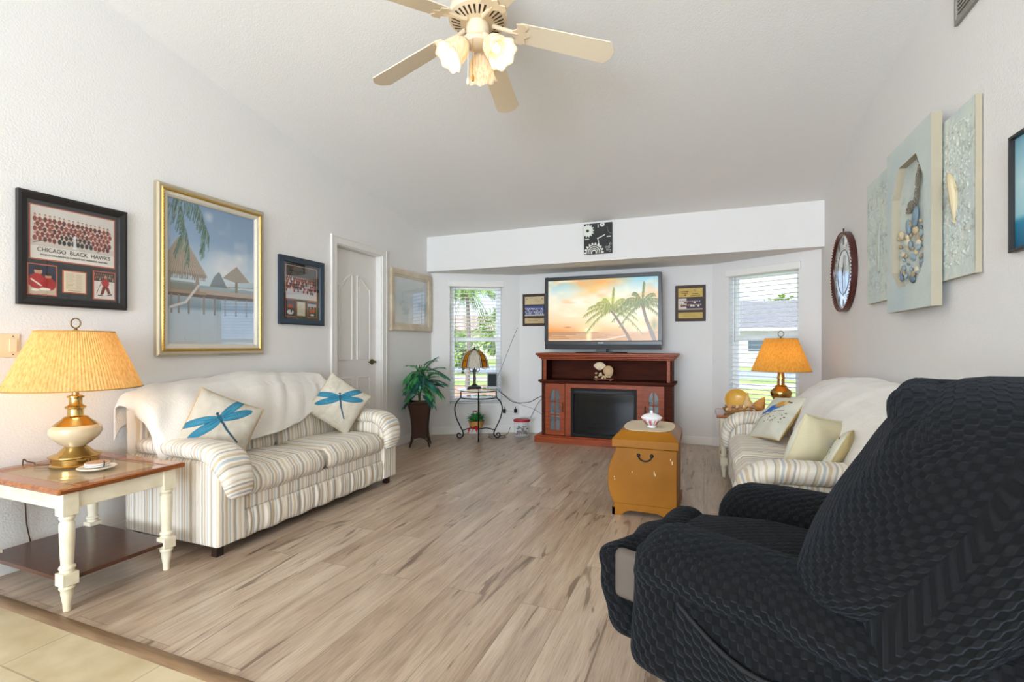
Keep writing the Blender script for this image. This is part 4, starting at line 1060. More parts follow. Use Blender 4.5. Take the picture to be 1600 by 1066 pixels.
def sofa(label, loc, rz, L_, group=None):
    t = thing('sofa', label, 'sofa', loc, rz, group); AW = .17
    def nz_(p, s, a): return a * noise.noise(Vector(p) * s)
    # back
    def df(o, zc_=.43, h=.74):
        y = o.y + L_ / 2; k = (o.z + h / 2) / h; zz = .06 + k * (back_top(y, L_) - .06); return (o.x - .03 * k, o.y, zz - zc_)
    q = MB(); q.soft((.085, L_ / 2, .43), (.16, L_ - .005, .74), .06, 26, deform=df); q.build('back', M_stry, t, smooth=True, sharp=80)
    # back cushions
    n = 2; w0 = AW + .005; cw_ = (L_ - 2 * AW - .01) / n
    for k in range(n):
        yc = w0 + cw_ * (k + .5)
        def dc(o, yc=yc):
            kz = (o.z + .19) / .38; top = back_top(yc + o.y, L_) - .10; zz = .40 + kz * (top - .40)
            return (o.x - .075 * kz + nz_((o.x, o.y + yc, o.z), 5, .012), o.y, zz - .59)
        q = MB(); q.soft((.265, yc, .59), (.15, cw_ - .008, .38), .055, 18, puff=.025, deform=dc); q.build('back_cushion', M_stry, t, smooth=True, sharp=80)
    # seat cushions
    for k in range(n):
        yc = w0 + cw_ * (k + .5)
        def ds(o, yc=yc): return (o.x, o.y, o.z + nz_((o.x, o.y + yc, 0), 4, .012) - (.012 if o.x > .24 else 0) * 1)
        q = MB(); q.soft((.49, yc, .36), (.57, cw_ - .008, .125), .05, 18, puff=.022, deform=ds); q.build('seat_cushion', M_stry, t, smooth=True, sharp=80)
    # deck, front rail, gathered skirt
    q = MB(); q.soft((.40, L_ / 2, .245), (.69, L_ - 2 * AW + .02, .09), .02, 10); q.build('front_rail', M_stry, t, smooth=True, sharp=80)
    ys0, ys1 = AW - .01, L_ - AW + .01; q = MB(); ph = [random.uniform(0, 6) for _ in range(4)]
    def sk(u, v):
        y = ys0 + (ys1 - ys0) * u; z = .21 - .15 * v
        rip = (math.sin(y * 95 + ph[0]) + .7 * math.sin(y * 61 + ph[1]) + .5 * math.sin(y * 147 + ph[2])) * .0035
        return (.748 + rip * math.sin(PI * min(1, v * 1.02)) ** .5 + .01 * math.sin(PI * v), y, z + .004 * math.sin(y * 30) * v)
    q.grid(sk, 320, 8); q.build('skirt', M_stry, t, smooth=True, solid=.006)
    MB().box(.02, .73, .02, L_ - .02, .07, .20).build('base_frame', mat('sofa_lining', '4a4440', .9), t)
    for s, y0 in ((0, 0), (1, L_ - AW)):
        q = MB(); q.soft((.385, y0 + AW / 2, .285), (.75, AW, .45), .018, 14); ar = q.build('arm', M_strx, t, smooth=True, sharp=80)
        q = MB(); q.soft((.757, y0 + AW / 2, .28), (.02, AW - .012, .43), .008, 10); q.build('arm_front', M_stry, ar, smooth=True, sharp=80)
        # padded roll that runs along the arm and waterfalls over its front
        path = bez([(.10, 0, .545), (.30, 0, .55), (.52, 0, .548), (.66, 0, .54), (.745, 0, .50), (.785, 0, .43), (.79, 0, .36), (.785, 0, .305)], 9)
        yc = y0 + AW / 2; N = len(path); V = []; F = []; UV = []; m_ = 20; ln = 0
        for i, p in enumerate(path):
            a_ = path[max(0, i - 1)]; c_ = path[min(N - 1, i + 1)]; tg = (c_ - a_).normalized(); nr = Vector((-tg.z, 0, tg.x))
            if i: ln += (path[i] - path[i - 1]).length
            e = min(1, (i + .35) / 3, (N - 1 - i + .25) / 3.2); e = max(.05, 1 - (1 - min(1, e)) ** 2) ** .5
            gath = 1 + .05 * math.sin(i * 1.9) * (1 if i > 20 else .4)
            dn = max(0, (i / N - .58) / .42); hw = (AW / 2 + .018) * (.5 + .5 * e) * (1 - .38 * dn); th = .048 * e * gath * (1 - .45 * dn)
            for j in range(m_ + 1):
                b_ = 2 * PI * j / m_; cx_ = math.copysign(abs(math.cos(b_)) ** .7, math.cos(b_)); sx_ = math.copysign(abs(math.sin(b_)) ** .7, math.sin(b_))
                o = p + nr * th * sx_; o.y = yc + hw * cx_ + (1 if s == 0 else -1) * .032 * dn; o += Vector((0, nz_((o.x, o.y, o.z), 22, .004), 0)); V.append(o); UV.append((ln + .02 * math.sin(b_), b_ * .05))
        for i in range(N - 1):
            for j in range(m_): a = i * (m_ + 1) + j; F.append((a, a + 1, a + m_ + 2, a + m_ + 1))
        F.append(tuple(range(m_))); F.append(tuple((N - 1) * (m_ + 1) + j for j in range(m_)))
        q = MB(); q.add(V, F, 0, None, UV); q.build('arm_pad', M_strpad, ar, smooth=True, sharp=70, merge=False)
    for x in (.05, .70):
        for y in (.05, L_ - .05):
            MB().box(x - .02, x + .02, y - .02, y + .02, 0, .075).build('leg', mat('dark_leg_wood', '2b1a12', .5), t)
    return t


def throw(label, loc, rz, L_, y0, y1, hang, seed, group=None, nu=150, nv=70):
    """blanket lying over the sofa back; hang(u) = how far it reaches down the front, 0..1"""
    ds = 0
    def fn(u, v):
        y = y0 + (y1 - y0) * u; zt = back_top(y, L_)
        prof = [(-.026, -.16), (-.028, -.04), (-.022, .008), (.02, .022), (.08, .022), (.145, .006), (.20, -.035), (.262, -.10), (.305, -.18), (.332, -.26), (.352, -.34), (.375, -.372), (.43, -.375), (.50, -.378)]
        h = hang(u); s = v * (.28 + .72 * h) if h >= 0 else v * .28
        k = s * (len(prof) - 1); i = min(len(prof) - 2, int(k)); f = k - i
        x = prof[i][0] * (1 - f) + prof[i + 1][0] * f; z = prof[i][1] * (1 - f) + prof[i + 1][1] * f
        nrm = .022 * (noise.noise(Vector((y * 3.2 + seed, v * 2.1, seed))) + .5) + .014 * noise.noise(Vector((y * 9 + v * 4, v * 3, seed + 4)))
        fold = .010 * math.sin((y * 5 + v * 2.2 + seed) * 3.1) * v
        d = max(0, nrm) + .008 + max(0, fold)
        nx, nz2 = (1, .35) if k > 6 else ((-.2, 1) if k > 2 else (-.25, .2))
        zz = zt + z + d * nz2
        if y < 0: zz -= min(.30, (-y) * 2.2) ; x += 0
        if y > L_: zz -= (y - L_) * 2.2
        return (x + d * nx + (.012 if k > 6 else 0), y, max(zz, .44))
    q = MB(); q.grid(fn, nu, nv); o = q.build('throw_blanket', M_throw, smooth=True, sharp=0, solid=.006); o.location = loc; o.rotation_euler = (0, 0, rz); tag(o, label, 'blanket'); return o


LS = (-3.112, 1.79, 0); RS = (.955, 4.385, 0)
sofa('striped two seat sofa along the left wall with two dragonfly cushions', LS, 0, 1.58)
sofa('striped sofa along the right wall, partly behind the dark recliner', RS, PI, 1.95)
throw('white fleece throw draped over the back of the left wall sofa', LS, 0, 1.58, -.03, 1.40, lambda u: interp(u, [(0, .60), (.05, .66), (.12, .74), (.3, .76), (.5, .74), (.65, .66), (.8, .56), (.93, .46), (1, .40)]), 2)
throw('white fleece throw spread over the back of the sofa by the relief canvases', RS, PI, 1.95, .12, 1.93, lambda u: interp(u, [(0, .15), (.06, .4), (.2, .60), (.35, .70), (.6, .74), (1, .7)]), 9)


def cushion(label, M, w_, h_, th, paint=None, back='c9b893', mats=None, group=None, name='throw_cushion', n=90):
    t = thing(name, label, 'cushion', M.translation); M = T(*(-M.translation)) @ M
    def shape(u, v, s):
        a, b_ = 2 * u - 1, 2 * v - 1
        k = max(0, (1 - abs(a) ** 2.4)) ** .55 * max(0, (1 - abs(b_) ** 2.4)) ** .55
        x = a * w_ / 2 * (1 - .05 * (1 - b_ * b_)) ; y = b_ * h_ / 2 * (1 - .05 * (1 - a * a))
        z = s * (th / 2 * k) + .006 * noise.noise(Vector((a * 3, b_ * 3, s * 2 + w_ * 40))) * k
        return Vector((x, y, z))
    for s, nm in ((1, 'front_cover'), (-1, 'back_cover')):
        V = []; F = []
        for j in range(n + 1):
            for i in range(n + 1): V.append(M @ shape(i / n, j / n, s))
        for j in range(n):
            for i in range(n): a = j * (n + 1) + i; f = (a, a + 1, a + n + 2, a + n + 1); F.append(f if s > 0 else f[::-1])
        me = bpy.data.meshes.new(nm); me.from_pydata([v[:] for v in V], [], F); me.update(); me.polygons.foreach_set('use_smooth', [True] * len(F))
        o = bpy.data.objects.new(nm, me); C.objects.link(o); o.parent = t
        if paint is not None and s > 0:
            me.materials.append(M_clothprint); U, W_ = np.meshgrid(np.linspace(0, 1, n + 1), np.linspace(0, 1, n + 1)); put_colors(o, paint.sample(U.ravel(), W_.ravel()))
        else: me.materials.append(mat('cushion_back_' + back, back, .9, bump=(300, .0015, 2)))
    q = MB(); q.tube([M @ (shape(i, j, 1) * 1.0) for i, j in [(k / 20, 0) for k in range(20)] + [(1, k / 20) for k in range(20)] + [(1 - k / 20, 1) for k in range(20)] + [(0, 1 - k / 20) for k in range(20)]], .0035, 6, closed=True)
    q.build('piping', mat('cushion_back_' + back, back, .9), t, smooth=True)
    return t


def dragonfly(seed, rot=0):
    p = Paint(180, 180, 'bfb6a6'); p.cloud('d2cabc', 5, 5, .3, .8, .7, seed); p.cloud('a99c86', 14, 3, .6, .9, .5, seed + 1)
    rd = random.Random(seed)
    for k in range(16):
        x, y = rd.random(), rd.random(); p.line([(x, y), (x + rd.uniform(.02, .12), y + rd.uniform(-.01, .01))], .0025, '8f8270', .5)
    c, s = math.cos(rot), math.sin(rot); R2 = lambda x, y: (.5 + (x - .5) * c - (y - .5) * s, .5 + (x - .5) * s + (y - .5) * c)
    for x, y, rx, ry, a in ((.22, .70, .275, .058, -.24), (.78, .70, .275, .058, .24), (.24, .55, .26, .064, .12), (.76, .55, .26, .064, -.12)):
        X_, Y_ = R2(x, y)
        p.ell(X_, Y_, rx + .008, ry + .008, '174e66', .95, a + rot, .08); p.ell(X_, Y_, rx, ry, '2f7c98', 1, a + rot, .1); p.ell(X_, Y_ , rx * .7, ry * .6, '5fa2b6', .8, a + rot, .6)
        for k in range(-2, 3):
            p.line([R2(.5, .61), R2(x + (x - .5) * .8, y + (y - .6) * .8 + k * .014)], .002, '1d536b', .55)
    p.line([R2(.5, .63), R2(.5, .56), R2(.505, .40), R2(.53, .26), R2(.56, .14)], (.022, .011), '17455a'); X_, Y_ = R2(.5, .63); p.ell(X_, Y_, .04, .055, '1d5268', 1, rot, .2); X_, Y_ = R2(.5, .70); p.ell(X_, Y_, .028, .026, '123c4e', 1, rot, .2)
    return p


def lean(pos, yaw, back, roll):
    """cushion standing on its bottom: x right, y up, z towards the viewer side given by yaw; leant back, rolled in its own plane"""
    return T(*pos) @ RZ(yaw) @ RX(PI / 2 - back) @ RZ(roll)
R_ = math.radians
cushion('linen dragonfly cushion propped on the arm beside the brass lamp', lean((-2.685, 2.07, .635), R_(66), R_(20), R_(-27)), .37, .37, .13, dragonfly(3, R_(47)), back='c8a672')
cushion('linen dragonfly cushion standing on its corner beside the white door', lean((-2.655, 3.05, .665), R_(52), R_(16), R_(-36)), .36, .36, .12, dragonfly(6, R_(36)), back='bda884')


def birds(seed):
    p = Paint(160, 160, 'd9d6c6'); p.cloud('c2c2b4', 4, 4, .4, .9, .7, seed)
    p.ell(.52, .66, .26, .10, '3a78c4', 1, .5, .15); p.ell(.35, .56, .2, .05, '2a62b4', 1, .6, .2); p.ell(.6, .74, .15, .09, 'd89a3c', 1, .4, .2); p.ell(.72, .80, .07, .07, 'e2c48a', 1, 0, .2); p.ell(.74, .82, .02, .02, '1a1a1a'); p.line([(.78, .80), (.84, .80)], .012, '2a2a2a')
    p.line([(.16, .12), (.3, .4), (.5, .52), (.8, .6)], .006, '3a3428')
    rd = random.Random(seed)
    for k in range(26): p.ell(rd.uniform(.25, .9), rd.uniform(.25, .55), .018, .010, ['2e3a2a', '4a5a3a', '26301f'][k % 3], .9, rd.uniform(0, 3))
    return p
cushion('cushion printed with a blue and orange bird, far end of the right sofa', lean((.49, 3.95, .60), R_(-70), R_(38), R_(8)), .38, .37, .12, birds(2), back='c9a866')
cushion('plain cream cushion with pinched back, near end of the right sofa', lean((.515, 2.83, .620), R_(-140), R_(16), R_(12)), .30, .30, .16, birds(8), back='d3c8a6')
cushion('printed cushion half hidden behind the plain cream cushion on the right sofa', lean((.600, 2.735, .600), R_(-112), R_(26), R_(4)), .28, .28, .08, birds(5), back='c4b182')

# ------------------------------------------------------------------ recliner (faces local +x, its left arm is towards the camera)
rc = thing('recliner', 'large charcoal woven slipcovered recliner in the near right corner', 'recliner', (.34, 1.66, 0), R_(157.6))
def wn(p, s, a, sd=0): return a * noise.noise(Vector((p[0] * s + sd, p[1] * s, p[2] * s)))
def wr(o, a=.012, s=4, sd=0): return Vector((o.x + wn(o, s, a, sd), o.y + wn(o, s, a, sd + 9), o.z + wn(o, s, a, sd + 20)))
# body skirt below the arms
for s, nm in ((1, 'side_cover'), (-1, 'side_cover')):
    def dsd(o, s=s):
        k = (o.z + .17) / .34
        x = o.x; z = o.z
        if o.z < 0: z += (.5 - k) * .16 * max(0, (-.05 - x) * 1.6)
        fold = .012 * math.sin(o.x * 26 + o.z * 5) * (1 - k)
        return wr(Vector((x + (.02 if x > .3 else 0) * (1 - k), o.y + s * (.015 * (1 - k) + fold), z)), .012, 5, s)
    q = MB(); q.soft((-.01, s * .335, .375), (.84, .17, .36), .05, 34, deform=dsd); q.build(nm, M_weave, rc, smooth=True, sharp=80)
# arms
for s in (1, -1):
    def da(o, s=s):
        t_ = (o.x + .37) / .74; z = o.z * (1.0 - .25 * (1 - t_)) + .012 * math.sin(PI * t_) - .045 * max(0, 1 - t_ * 2.2) - .05 * max(0, (t_ - .85) / .15) ** 2
        return wr(Vector((o.x, o.y * (1 + .10 * math.sin(PI * t_)), z)), .014, 5, s * 3)
    q = MB(); q.soft((.065, s * .325, .495), (.72, .215, .19), .094, 30, puff=.006, deform=da); q.build('arm', M_weave, rc, smooth=True, sharp=80)
# seat
def dseat(o): return wr(Vector((o.x, o.y, o.z + .02 * math.cos(o.x * 5) - (.03 if o.x > .32 else 0))), .012, 4, 7)
q = MB(); q.soft((.125, 0, .385), (.83, .47, .19), .08, 26, puff=.02, deform=dseat); q.build('seat', M_weave, rc, smooth=True, sharp=80)
# backrest: leans back, wraps forward at the head
def dback(o):
    k = (o.z + .32) / .64                                   # 0 bottom .. 1 top
    x = o.x + .05 - .30 * k + .03 * max(0, k - .62) / .38 * (1 if o.x > 0 else .2)
    wdt = 1 + .05 * math.sin(PI * k) - .06 * max(0, k - .75) * 4 * .5
    y = o.y * wdt
    z = o.z - .085 * abs(o.y / .4) ** 2.5 * k + (.09 * (1 - k) if o.x > 0 else -.05 * (1 - k))
    if o.x > 0: x += .03 * math.sin(PI * min(1, max(0, k * 1.1))) * (1 - (o.y / .42) ** 2)
    return wr(Vector((x, y, z)), .016, 3.5, 5)
q = MB(); q.soft((-.165, 0, .725), (.34, .86, .64), .12, 34, puff=.01, deform=dback); q.build('backrest', M_weave, rc, smooth=True, sharp=80)
def dhead(o): return wr(Vector((o.x + .012 * math.cos(o.y * 7), o.y, o.z - .10 * abs(o.y / .36) ** 2.2)), .022, 9, 3)
q = MB(); q.soft((-.275, 0, .965), (.24, .74, .13), .062, 26, deform=dhead); q.build('head_roll', M_weave, rc, smooth=True, sharp=80)
# loose rear drape
def drp(u, v):
    y = .43 - .86 * u; z = .95 - .72 * v; x = -.50 - .02 * math.sin(PI * u) - .05 * v - .03 * math.sin(v * 3) + .014 * math.sin(y * 34 + v * 3) * v + .01 * math.sin(y * 17 + 2) * v
    if u < .10: x += (.10 - u) * 1.0
    if u > .90: x += (u - .90) * 1.0
    return (x, y, z)
V = MB(); V.grid(drp, 90, 50); V.uv = [[(a * .86, b_ * .72) for a, b_ in f] for f in V.uv]; V.build('rear_drape', M_weave, rc, smooth=True, sharp=0, solid=.008)
# footrest panel, bulging and gathered
def dft(o):
    k = (o.z + .14) / .28
    return wr(Vector((o.x + .03 * math.sin(PI * k) - .05 * (1 - k), o.y * (1 - .03 * (1 - k)), o.z)) + Vector((.006 * math.sin(o.z * 60 + o.y * 25), 0, 0)), .018, 8, 11)
q = MB(); q.soft((.505, .05, .345), (.12, .62, .28), .058, 30, deform=dft); q.build('footrest', M_weave, rc, smooth=True, sharp=80)
q = MB(); q.soft((.43, .345, .42), (.14, .045, .15), .03, 12); q.build('bare_upholstery', mat('taupe_upholstery', '5a5048', .7), rc, smooth=True, sharp=80)
# side pocket on the near arm cover
def pk(u, v):
    x = .26 - .46 * u; top = .44 - .09 * math.sin(PI * min(1, u * 1.1)) ** 1 * 1 - .02 * u; z = .235 + (top - .235) * (1 - v)
    return (x, .432 + .012 * math.sin(PI * u) * (1 - v) + .004, z)
V = MB(); V.grid(pk, 40, 14); V.uv = [[(a * .46 + .013, b_ * .2 + .007) for a, b_ in f] for f in V.uv]; V.build('side_pocket', M_weave, rc, smooth=True, sharp=0, solid=.010)
q = MB(); q.tube([pk(k / 30, 0) for k in range(31)], .006, 6); q.build('pocket_hem', mat('charcoal_binding', '1b1b1d', .9), rc, smooth=True)
q = MB(); q.box(-.36, .36, -.30, .30, .03, .25); q.build('base_frame', mat('recliner_base', '1a1817', .8), rc, bevel=.01)
MB().box(-.30, .32, -.27, -.22, 0, .045).box(-.30, .32, .22, .27, 0, .045).build('base_runners', mat('runner_wood', '6b4526', .5), rc, bevel=.004)
q = MB(); q.tube([(-.30, .37, .44), (-.33, .385, .38), (-.34, .39, .26)], .014, 8); q.tube([(-.36, .37, .44), (-.38, .385, .38), (-.385, .39, .26)], .010, 8); q.build('recline_bracket', mat('bracket_steel', '6a6a6c', .4, .8), rc, smooth=True)

# ------------------------------------------------------------------ fireplace media console
cx, cy = -1.037, 5.42
fc = thing('fireplace_console', 'cherry wood media console with electric fireplace and arched glass doors', 'media console', (cx, cy, 0))
w2 = .725
MB().box(-.80, .795, -.055, .36, 0, .07).box(-.785, .78, -.04, .36, .07, .085).build('plinth', M_cherry, fc, bevel=.004)
q = MB(); q.box(-w2, -w2 + .02, 0, .36, .085, .955); q.box(w2 - .02, w2, 0, .36, .085, .955); q.box(-w2 + .02, w2 - .02, .345, .36, .085, .955); q.box(-w2 + .02, w2 - .02, .02, .345, .085, .095); q.build('carcass', M_cherrydk, fc)
q = MB()
for z0, z1, e in ((.955, .972, .01), (.972, .99, .03), (.99, 1.008, .045), (1.008, 1.033, .062)): q.box(-w2 - e, w2 + e, -e * .8, .36, z0, z1)
q.build('top', M_cherry, fc, bevel=.005)
q = MB(); q.box(-w2 - .035, w2 + .035, -.03, .345, .700, .722); q.box(-w2 - .02, w2 + .02, -.018, .0, .684, .700); q.build('middle_shelf', M_cherrydk, fc, bevel=.005)
q = MB(); q.box(-w2 + .02, -w2 + .055, 0, .02, .722, .955); q.box(w2 - .055, w2 - .02, 0, .02, .722, .955); q.build('upper_posts', M_cherry, fc, bevel=.002)
q = MB(); q.box(-w2, -.674, -.004, .02, .085, .684); q.box(.645, w2, -.004, .02, .085, .684); q.build('pilasters', M_cherrydk, fc, bevel=.003)
q = MB(); q.box(-.443, -.375, -.002, .02, .085, .684); q.box(.359, .427, -.002, .02, .085, .684); q.box(-.375, .359, -.002, .02, .635, .684); q.build('surround', M_cherry, fc, bevel=.003)
def arch_door(x0, x1, knob_s, nm='door'):
    z0, z1 = .092, .680; fx = .058; iy0, iy1 = z0 + .055, z1 - .055; xm = (x0 + x1) / 2; a, b_ = x0 + fx, x1 - fx
    def top(x): tt = abs((x - xm) / ((b_ - a) / 2)); return iy1 - .075 * tt ** 2.2
    q = MB(); N = 14; xs = [a + (b_ - a) * k / N for k in range(N + 1)]
    q.box(x0, a, -.02, 0, z0, z1); q.box(b_, x1, -.02, 0, z0, z1); q.box(a, b_, -.02, 0, z0, iy0)
    for u, v in zip(xs, xs[1:]): q.prism([(u, top(u)), (v, top(v)), (v, z1), (u, z1)], -.02, 0, 'y')
    q.box(xm - .007, xm + .007, -.016, -.004, iy0, iy1)
    for zz in (iy0 + (iy1 - iy0) * .36, iy0 + (iy1 - iy0) * .68): q.box(a, b_, -.016, -.004, zz - .007, zz + .007)
    d_ = q.build(nm, M_cherry, fc)
    MB().box(a, b_, -.008, -.006, iy0, iy1).build('glass', mat('cabinet_glass', '8fa0a4', .04, trans=.0, alpha=.28, spec=1), d_)
    hx = x1 - .022 if knob_s > 0 else x0 + .022; q = MB(); q.tube([(hx, -.02, .36), (hx, -.038, .375), (hx, -.04, .41), (hx, -.038, .445), (hx, -.02, .46)], .005, 8); q.ball((hx, -.034, .41), .012, n=10); q.build('handle', M_agedbrass, d_, smooth=True)
arch_door(-.674, -.443, 1); arch_door(.427, .645, -1)
# fireplace insert
q = MB(); q.box(-.375, -.345, -.006, .02, .09, .635); q.box(.329, .359, -.006, .02, .09, .635); q.box(-.345, .329, -.006, .02, .575, .635); q.box(-.345, .329, -.006, .02, .09, .115)
ins = q.build('fireplace_insert', mat('satin_black', '0b0b0c', .5, spec=.2), fc, bevel=.002)
q = MB(); q.box(-.345, .329, .20, .21, .115, .575, 0); q.box(-.345, -.34, .02, .2, .115, .575, 0); q.box(.324, .329, .02, .2, .115, .575); q.box(-.345, .329, .02, .2, .113, .116); q.build('firebox', mat('firebox_brick', '15120f', .9, noise_col=('241a12', 14, (1, 1, 3))), ins)
q = MB()
for (a, b_, r, tl) in (((-.2, .10, .15), (.12, .13, .16), .026, 0), ((-.1, .07, .14), (.2, .10, .145), .03, 0), ((-.15, .12, .2), (.08, .06, .215), .022, 0), ((.0, .12, .2), (.16, .07, .22), .02, 0)): q.tube([a, ((a[0] + b_[0]) / 2, (a[1] + b_[1]) / 2, (a[2] + b_[2]) / 2 + .01), b_], [r, r * 1.05, r * .85], 10)
q.build('log_set', mat('charred_log', '2a221c', .95, bump=(40, .01)), ins, smooth=True)
MB().box(-.345, .329, .004, .007, .115, .575).build('glass_front', mat('smoked_glass', '060708', .05, alpha=.8, spec=.3), ins)
q = MB(); q.box(-.33, .314, -.010, -.006, .600, .604); q.box(-.33, .314, -.010, -.006, .588, .592); q.build('vent_grille', M_black, ins)
# contents seen through the left door
def stored(x, z, w_, h_, c, nm, lb, ct):
    o = MB().box(-w_ / 2, w_ / 2, -.04, .04, 0, h_).build(nm, mat('case_' + c, c, .6), bevel=.004); o.location = (cx + x, cy + .12, z); tag(o, lb, ct)
for zz, nm in ((.27, 'door_shelf'), (.47, 'door_shelf')):
    MB().box(-.70, -.45, .03, .30, zz, zz + .012).box(.43, .70, .03, .30, zz, zz + .012).build(nm, M_cherrydk, fc)
stored(-.56, .095, .17, .14, '5b6368', 'storage_box', 'grey box on the bottom shelf behind the left glass door', 'box')
stored(-.56, .282, .18, .05, 'd8b48a', 'storage_box', 'tan box low on the middle shelf behind the left glass door', 'box')
stored(-.60, .482, .07, .13, '3b5a66', 'book', 'blue-green book on the upper shelf behind the left glass door', 'book')
stored(-.50, .482, .05, .15, 'c8ccc8', 'book', 'pale grey book on the upper shelf behind the left glass door', 'book')

# television
tv = thing('television', 'large flat television showing a sunset beach with palms, on the cherry console', 'television', (-1.103, 5.60, 1.0335))
W_, H0, H1 = .672, .042, .897
q = MB(); q.box(-W_, W_, -.02, .05, H0, H0 + .095); q.box(-W_, -W_ + .038, -.02, .05, H0 + .095, H1); q.box(W_ - .038, W_, -.02, .05, H0 + .095, H1); q.box(-W_ + .038, W_ - .038, -.02, .05, H1 - .042, H1); q.box(-W_ + .038, W_ - .038, .0, .05, H0 + .095, H1 - .042)
q.build('bezel', mat('tv_charcoal', '1c1c1d', .3), tv, bevel=.004)
MB().box(-W_ + .004, W_ - .004, -.026, -.02, H0 + .002, H0 + .055).build('speaker_bar', mat('tv_speaker', '2c2d2f', .55, bump=(400, .001)), tv, bevel=.003)
MB().box(-.03, .03, -.0212, -.0205, H0 + .068, H0 + .080).build('logo_plate', mat('tv_logo', 'c9c9c9', .4), tv)
q = MB(); q.cyl(.30, 0, .010, 48, 0, Matrix.Diagonal((1, .42, 1, 1))); q.box(-.06, .06, .0, .03, .01, .06); q.build('stand', M_black, tv, bevel=.002)
p = Paint(300, 180); p.vgrad([(0, 'b98a5a'), (.06, 'c69468'), (.09, 'd8a878'), (.15, 'c98f62'), (.155, 'e8964a'), (.22, 'f6b070'), (.34, 'fbd3a6'), (.55, 'f7e3c4'), (.8, 'cfe0dc'), (1, '86c2d2')])
p.ell(.48, .55, .5, .40, 'fdebc0', .8, soft=1); p.cloud('f7b268', 4, 5, .45, .8, .9, 4, .62, 1); p.cloud('fff3d4', 5, 5, .5, .85, .9, 7, .4, 1); p.ell(.5, .95, .32, .09, 'f2a242', .9, .1, soft=.9); p.ell(.42, .82, .22, .06, 'f9c878', .8, .3, soft=.9)
p.ell(.30, .64, .10, .06, 'fffbe8', .95, soft=.9); p.ell(.19, .23, .05, .012, 'c06a3c', .8, soft=.6); p.ell(.39, .19, .14, .07, 'ffe9a8', .95, soft=.9); p.ell(.39, .18, .05, .03, 'fffbe6', 1, soft=.6); p.ell(.68, .42, .2, .14, 'fff4d6', .85, soft=.9); p.ell(.85, .16, .2, .10, 'ffe8c4', .9, soft=.9)
p.rect(0, .0, 1, .15, 'c08a5e', .9)
for k in range(26): p.line([(random.Random(k).uniform(-.1, .5), .145 - k * .0056), (random.Random(k).uniform(.4, 1), .143 - k * .0056)], .003, ['e9b27c', '9c6f58', 'f6d0a0'][k % 3], .55)
p.rect(.37, .0, .41, .15, 'ffe9a0', .65); p.ell(.39, .09, .04, .08, 'fff2bc', .8, soft=.8); p.poly([(.55, 0), (.7, .08), (1, .14), (1, 0)], 'c7935c'); p.line([(0, .02), (.25, .015), (.55, .03), (.72, .09)], .006, 'f6e4cc', .7)
p.line([(.765, .0), (.73, .12), (.68, .26), (.63, .40), (.585, .5)], (.013, .008), '7d5a44'); p.line([(.97, .02), (.94, .16), (.90, .34), (.865, .58)], (.018, .010), '6f5a40')
def palm(cx_, cy_, L_, cols, seed, angs):
    rd = random.Random(seed)
    for ang in angs:
        l = L_ * rd.uniform(.85, 1.1); pts = []
        for k in range(13):
            s = k / 12; x = cx_ + math.cos(ang) * l * s; y = cy_ + (math.sin(ang) * l * s - .55 * l * s * s * (1 if abs(math.cos(ang)) > .25 else .3)) / p.asp; pts.append((x, y))
        for k in range(1, 13):
            x, y = pts[k]
            for j in (-1, 1, 0): 
                ll = .055 * (1 - .4 * k / 12); xx = x + (pts[k - 1][0] - x) * abs(j) * .5
                p.line([(xx, y), (xx + math.cos(ang) * ll * .5 + j * .01, y - ll * 1.3)], .0032, cols[(k + j) % len(cols)], .85)
        p.line(pts, .003, cols[0])
palm(.60, .52, .25, ['8b8f3c', 'a9ab4e', '7f8440', 'c4c060'], 1, (3.1, 2.8, 2.5, 2.2, 1.9, 1.5, 1.1, .75, .4, .1, -.3, 3.5))
palm(.865, .6, .23, ['6a7438', '87904a', '606c38', 'a0a458'], 2, (3.2, 2.9, 2.6, 2.3, 1.9, 1.5, 1.1, .7, .4, .1, -.4, 3.6))
p.ell(.58, .66, .13, .045, 'c9d04a', .6, soft=.7); p.ell(.97, .25, .05, .10, '6c7a38', .85, soft=.6)
print_sheet('screen', p, 2 * W_ - .076, H1 - H0 - .137, T(0, -.0012, (H0 + .095 + H1 - .042) / 2) @ RX(PI / 2), tv, M_screen)

# shell ornament in the console niche
t = thing('shell_ornament', 'cream seashell ornament on a small footed wooden base inside the console niche', 'ornament', (-1.045, 5.46, .7225))
q = MB(); q.box(-.11, .11, -.03, .03, .014, .024); [q.box(x - .012, x + .012, -.025, .025, 0, .014) for x in (-.08, .08)]; q.build('wooden_base', mat('ornament_base', '7a4a30', .5), t, bevel=.003)
M_shell = mat('cream_shell', 'e0c9a0', .55, bump=(60, .004)); rd = random.Random(3)
q = MB()
for a in range(11):
    an = -.9 + a * .18; q.ball((-.045 + math.sin(an) * .045, .0, .115 + math.cos(an) * .055), .014, .01, .045, 8, R=RY(an))
q.build('scallop', mat('pale_scallop', 'd9c8a8', .5), t, smooth=True)
q = MB(); q.lathe([(0, 0), (.05, 0), (.056, .012), (.045, .02), (.02, .026), (0, .028)], 20, 0, T(.055, -.015, .115) @ RX(PI / 2 - .2)); q.build('round_shell', mat('tan_shell', 'c4a27a', .5), t, smooth=True)
for k in range(24):
    q = MB(); r = rd.uniform(.012, .02); q.ball((0, 0, 0), r, r * .7, r * rd.uniform(.5, .9), 8); o = q.build('small_shell', M_shell, t, smooth=True)
    o.matrix_local = T(rd.uniform(-.10, .10), rd.uniform(-.025, .018), rd.uniform(.03, .085)) @ RZ(rd.uniform(0, 6)) @ RX(rd.uniform(0, 3))

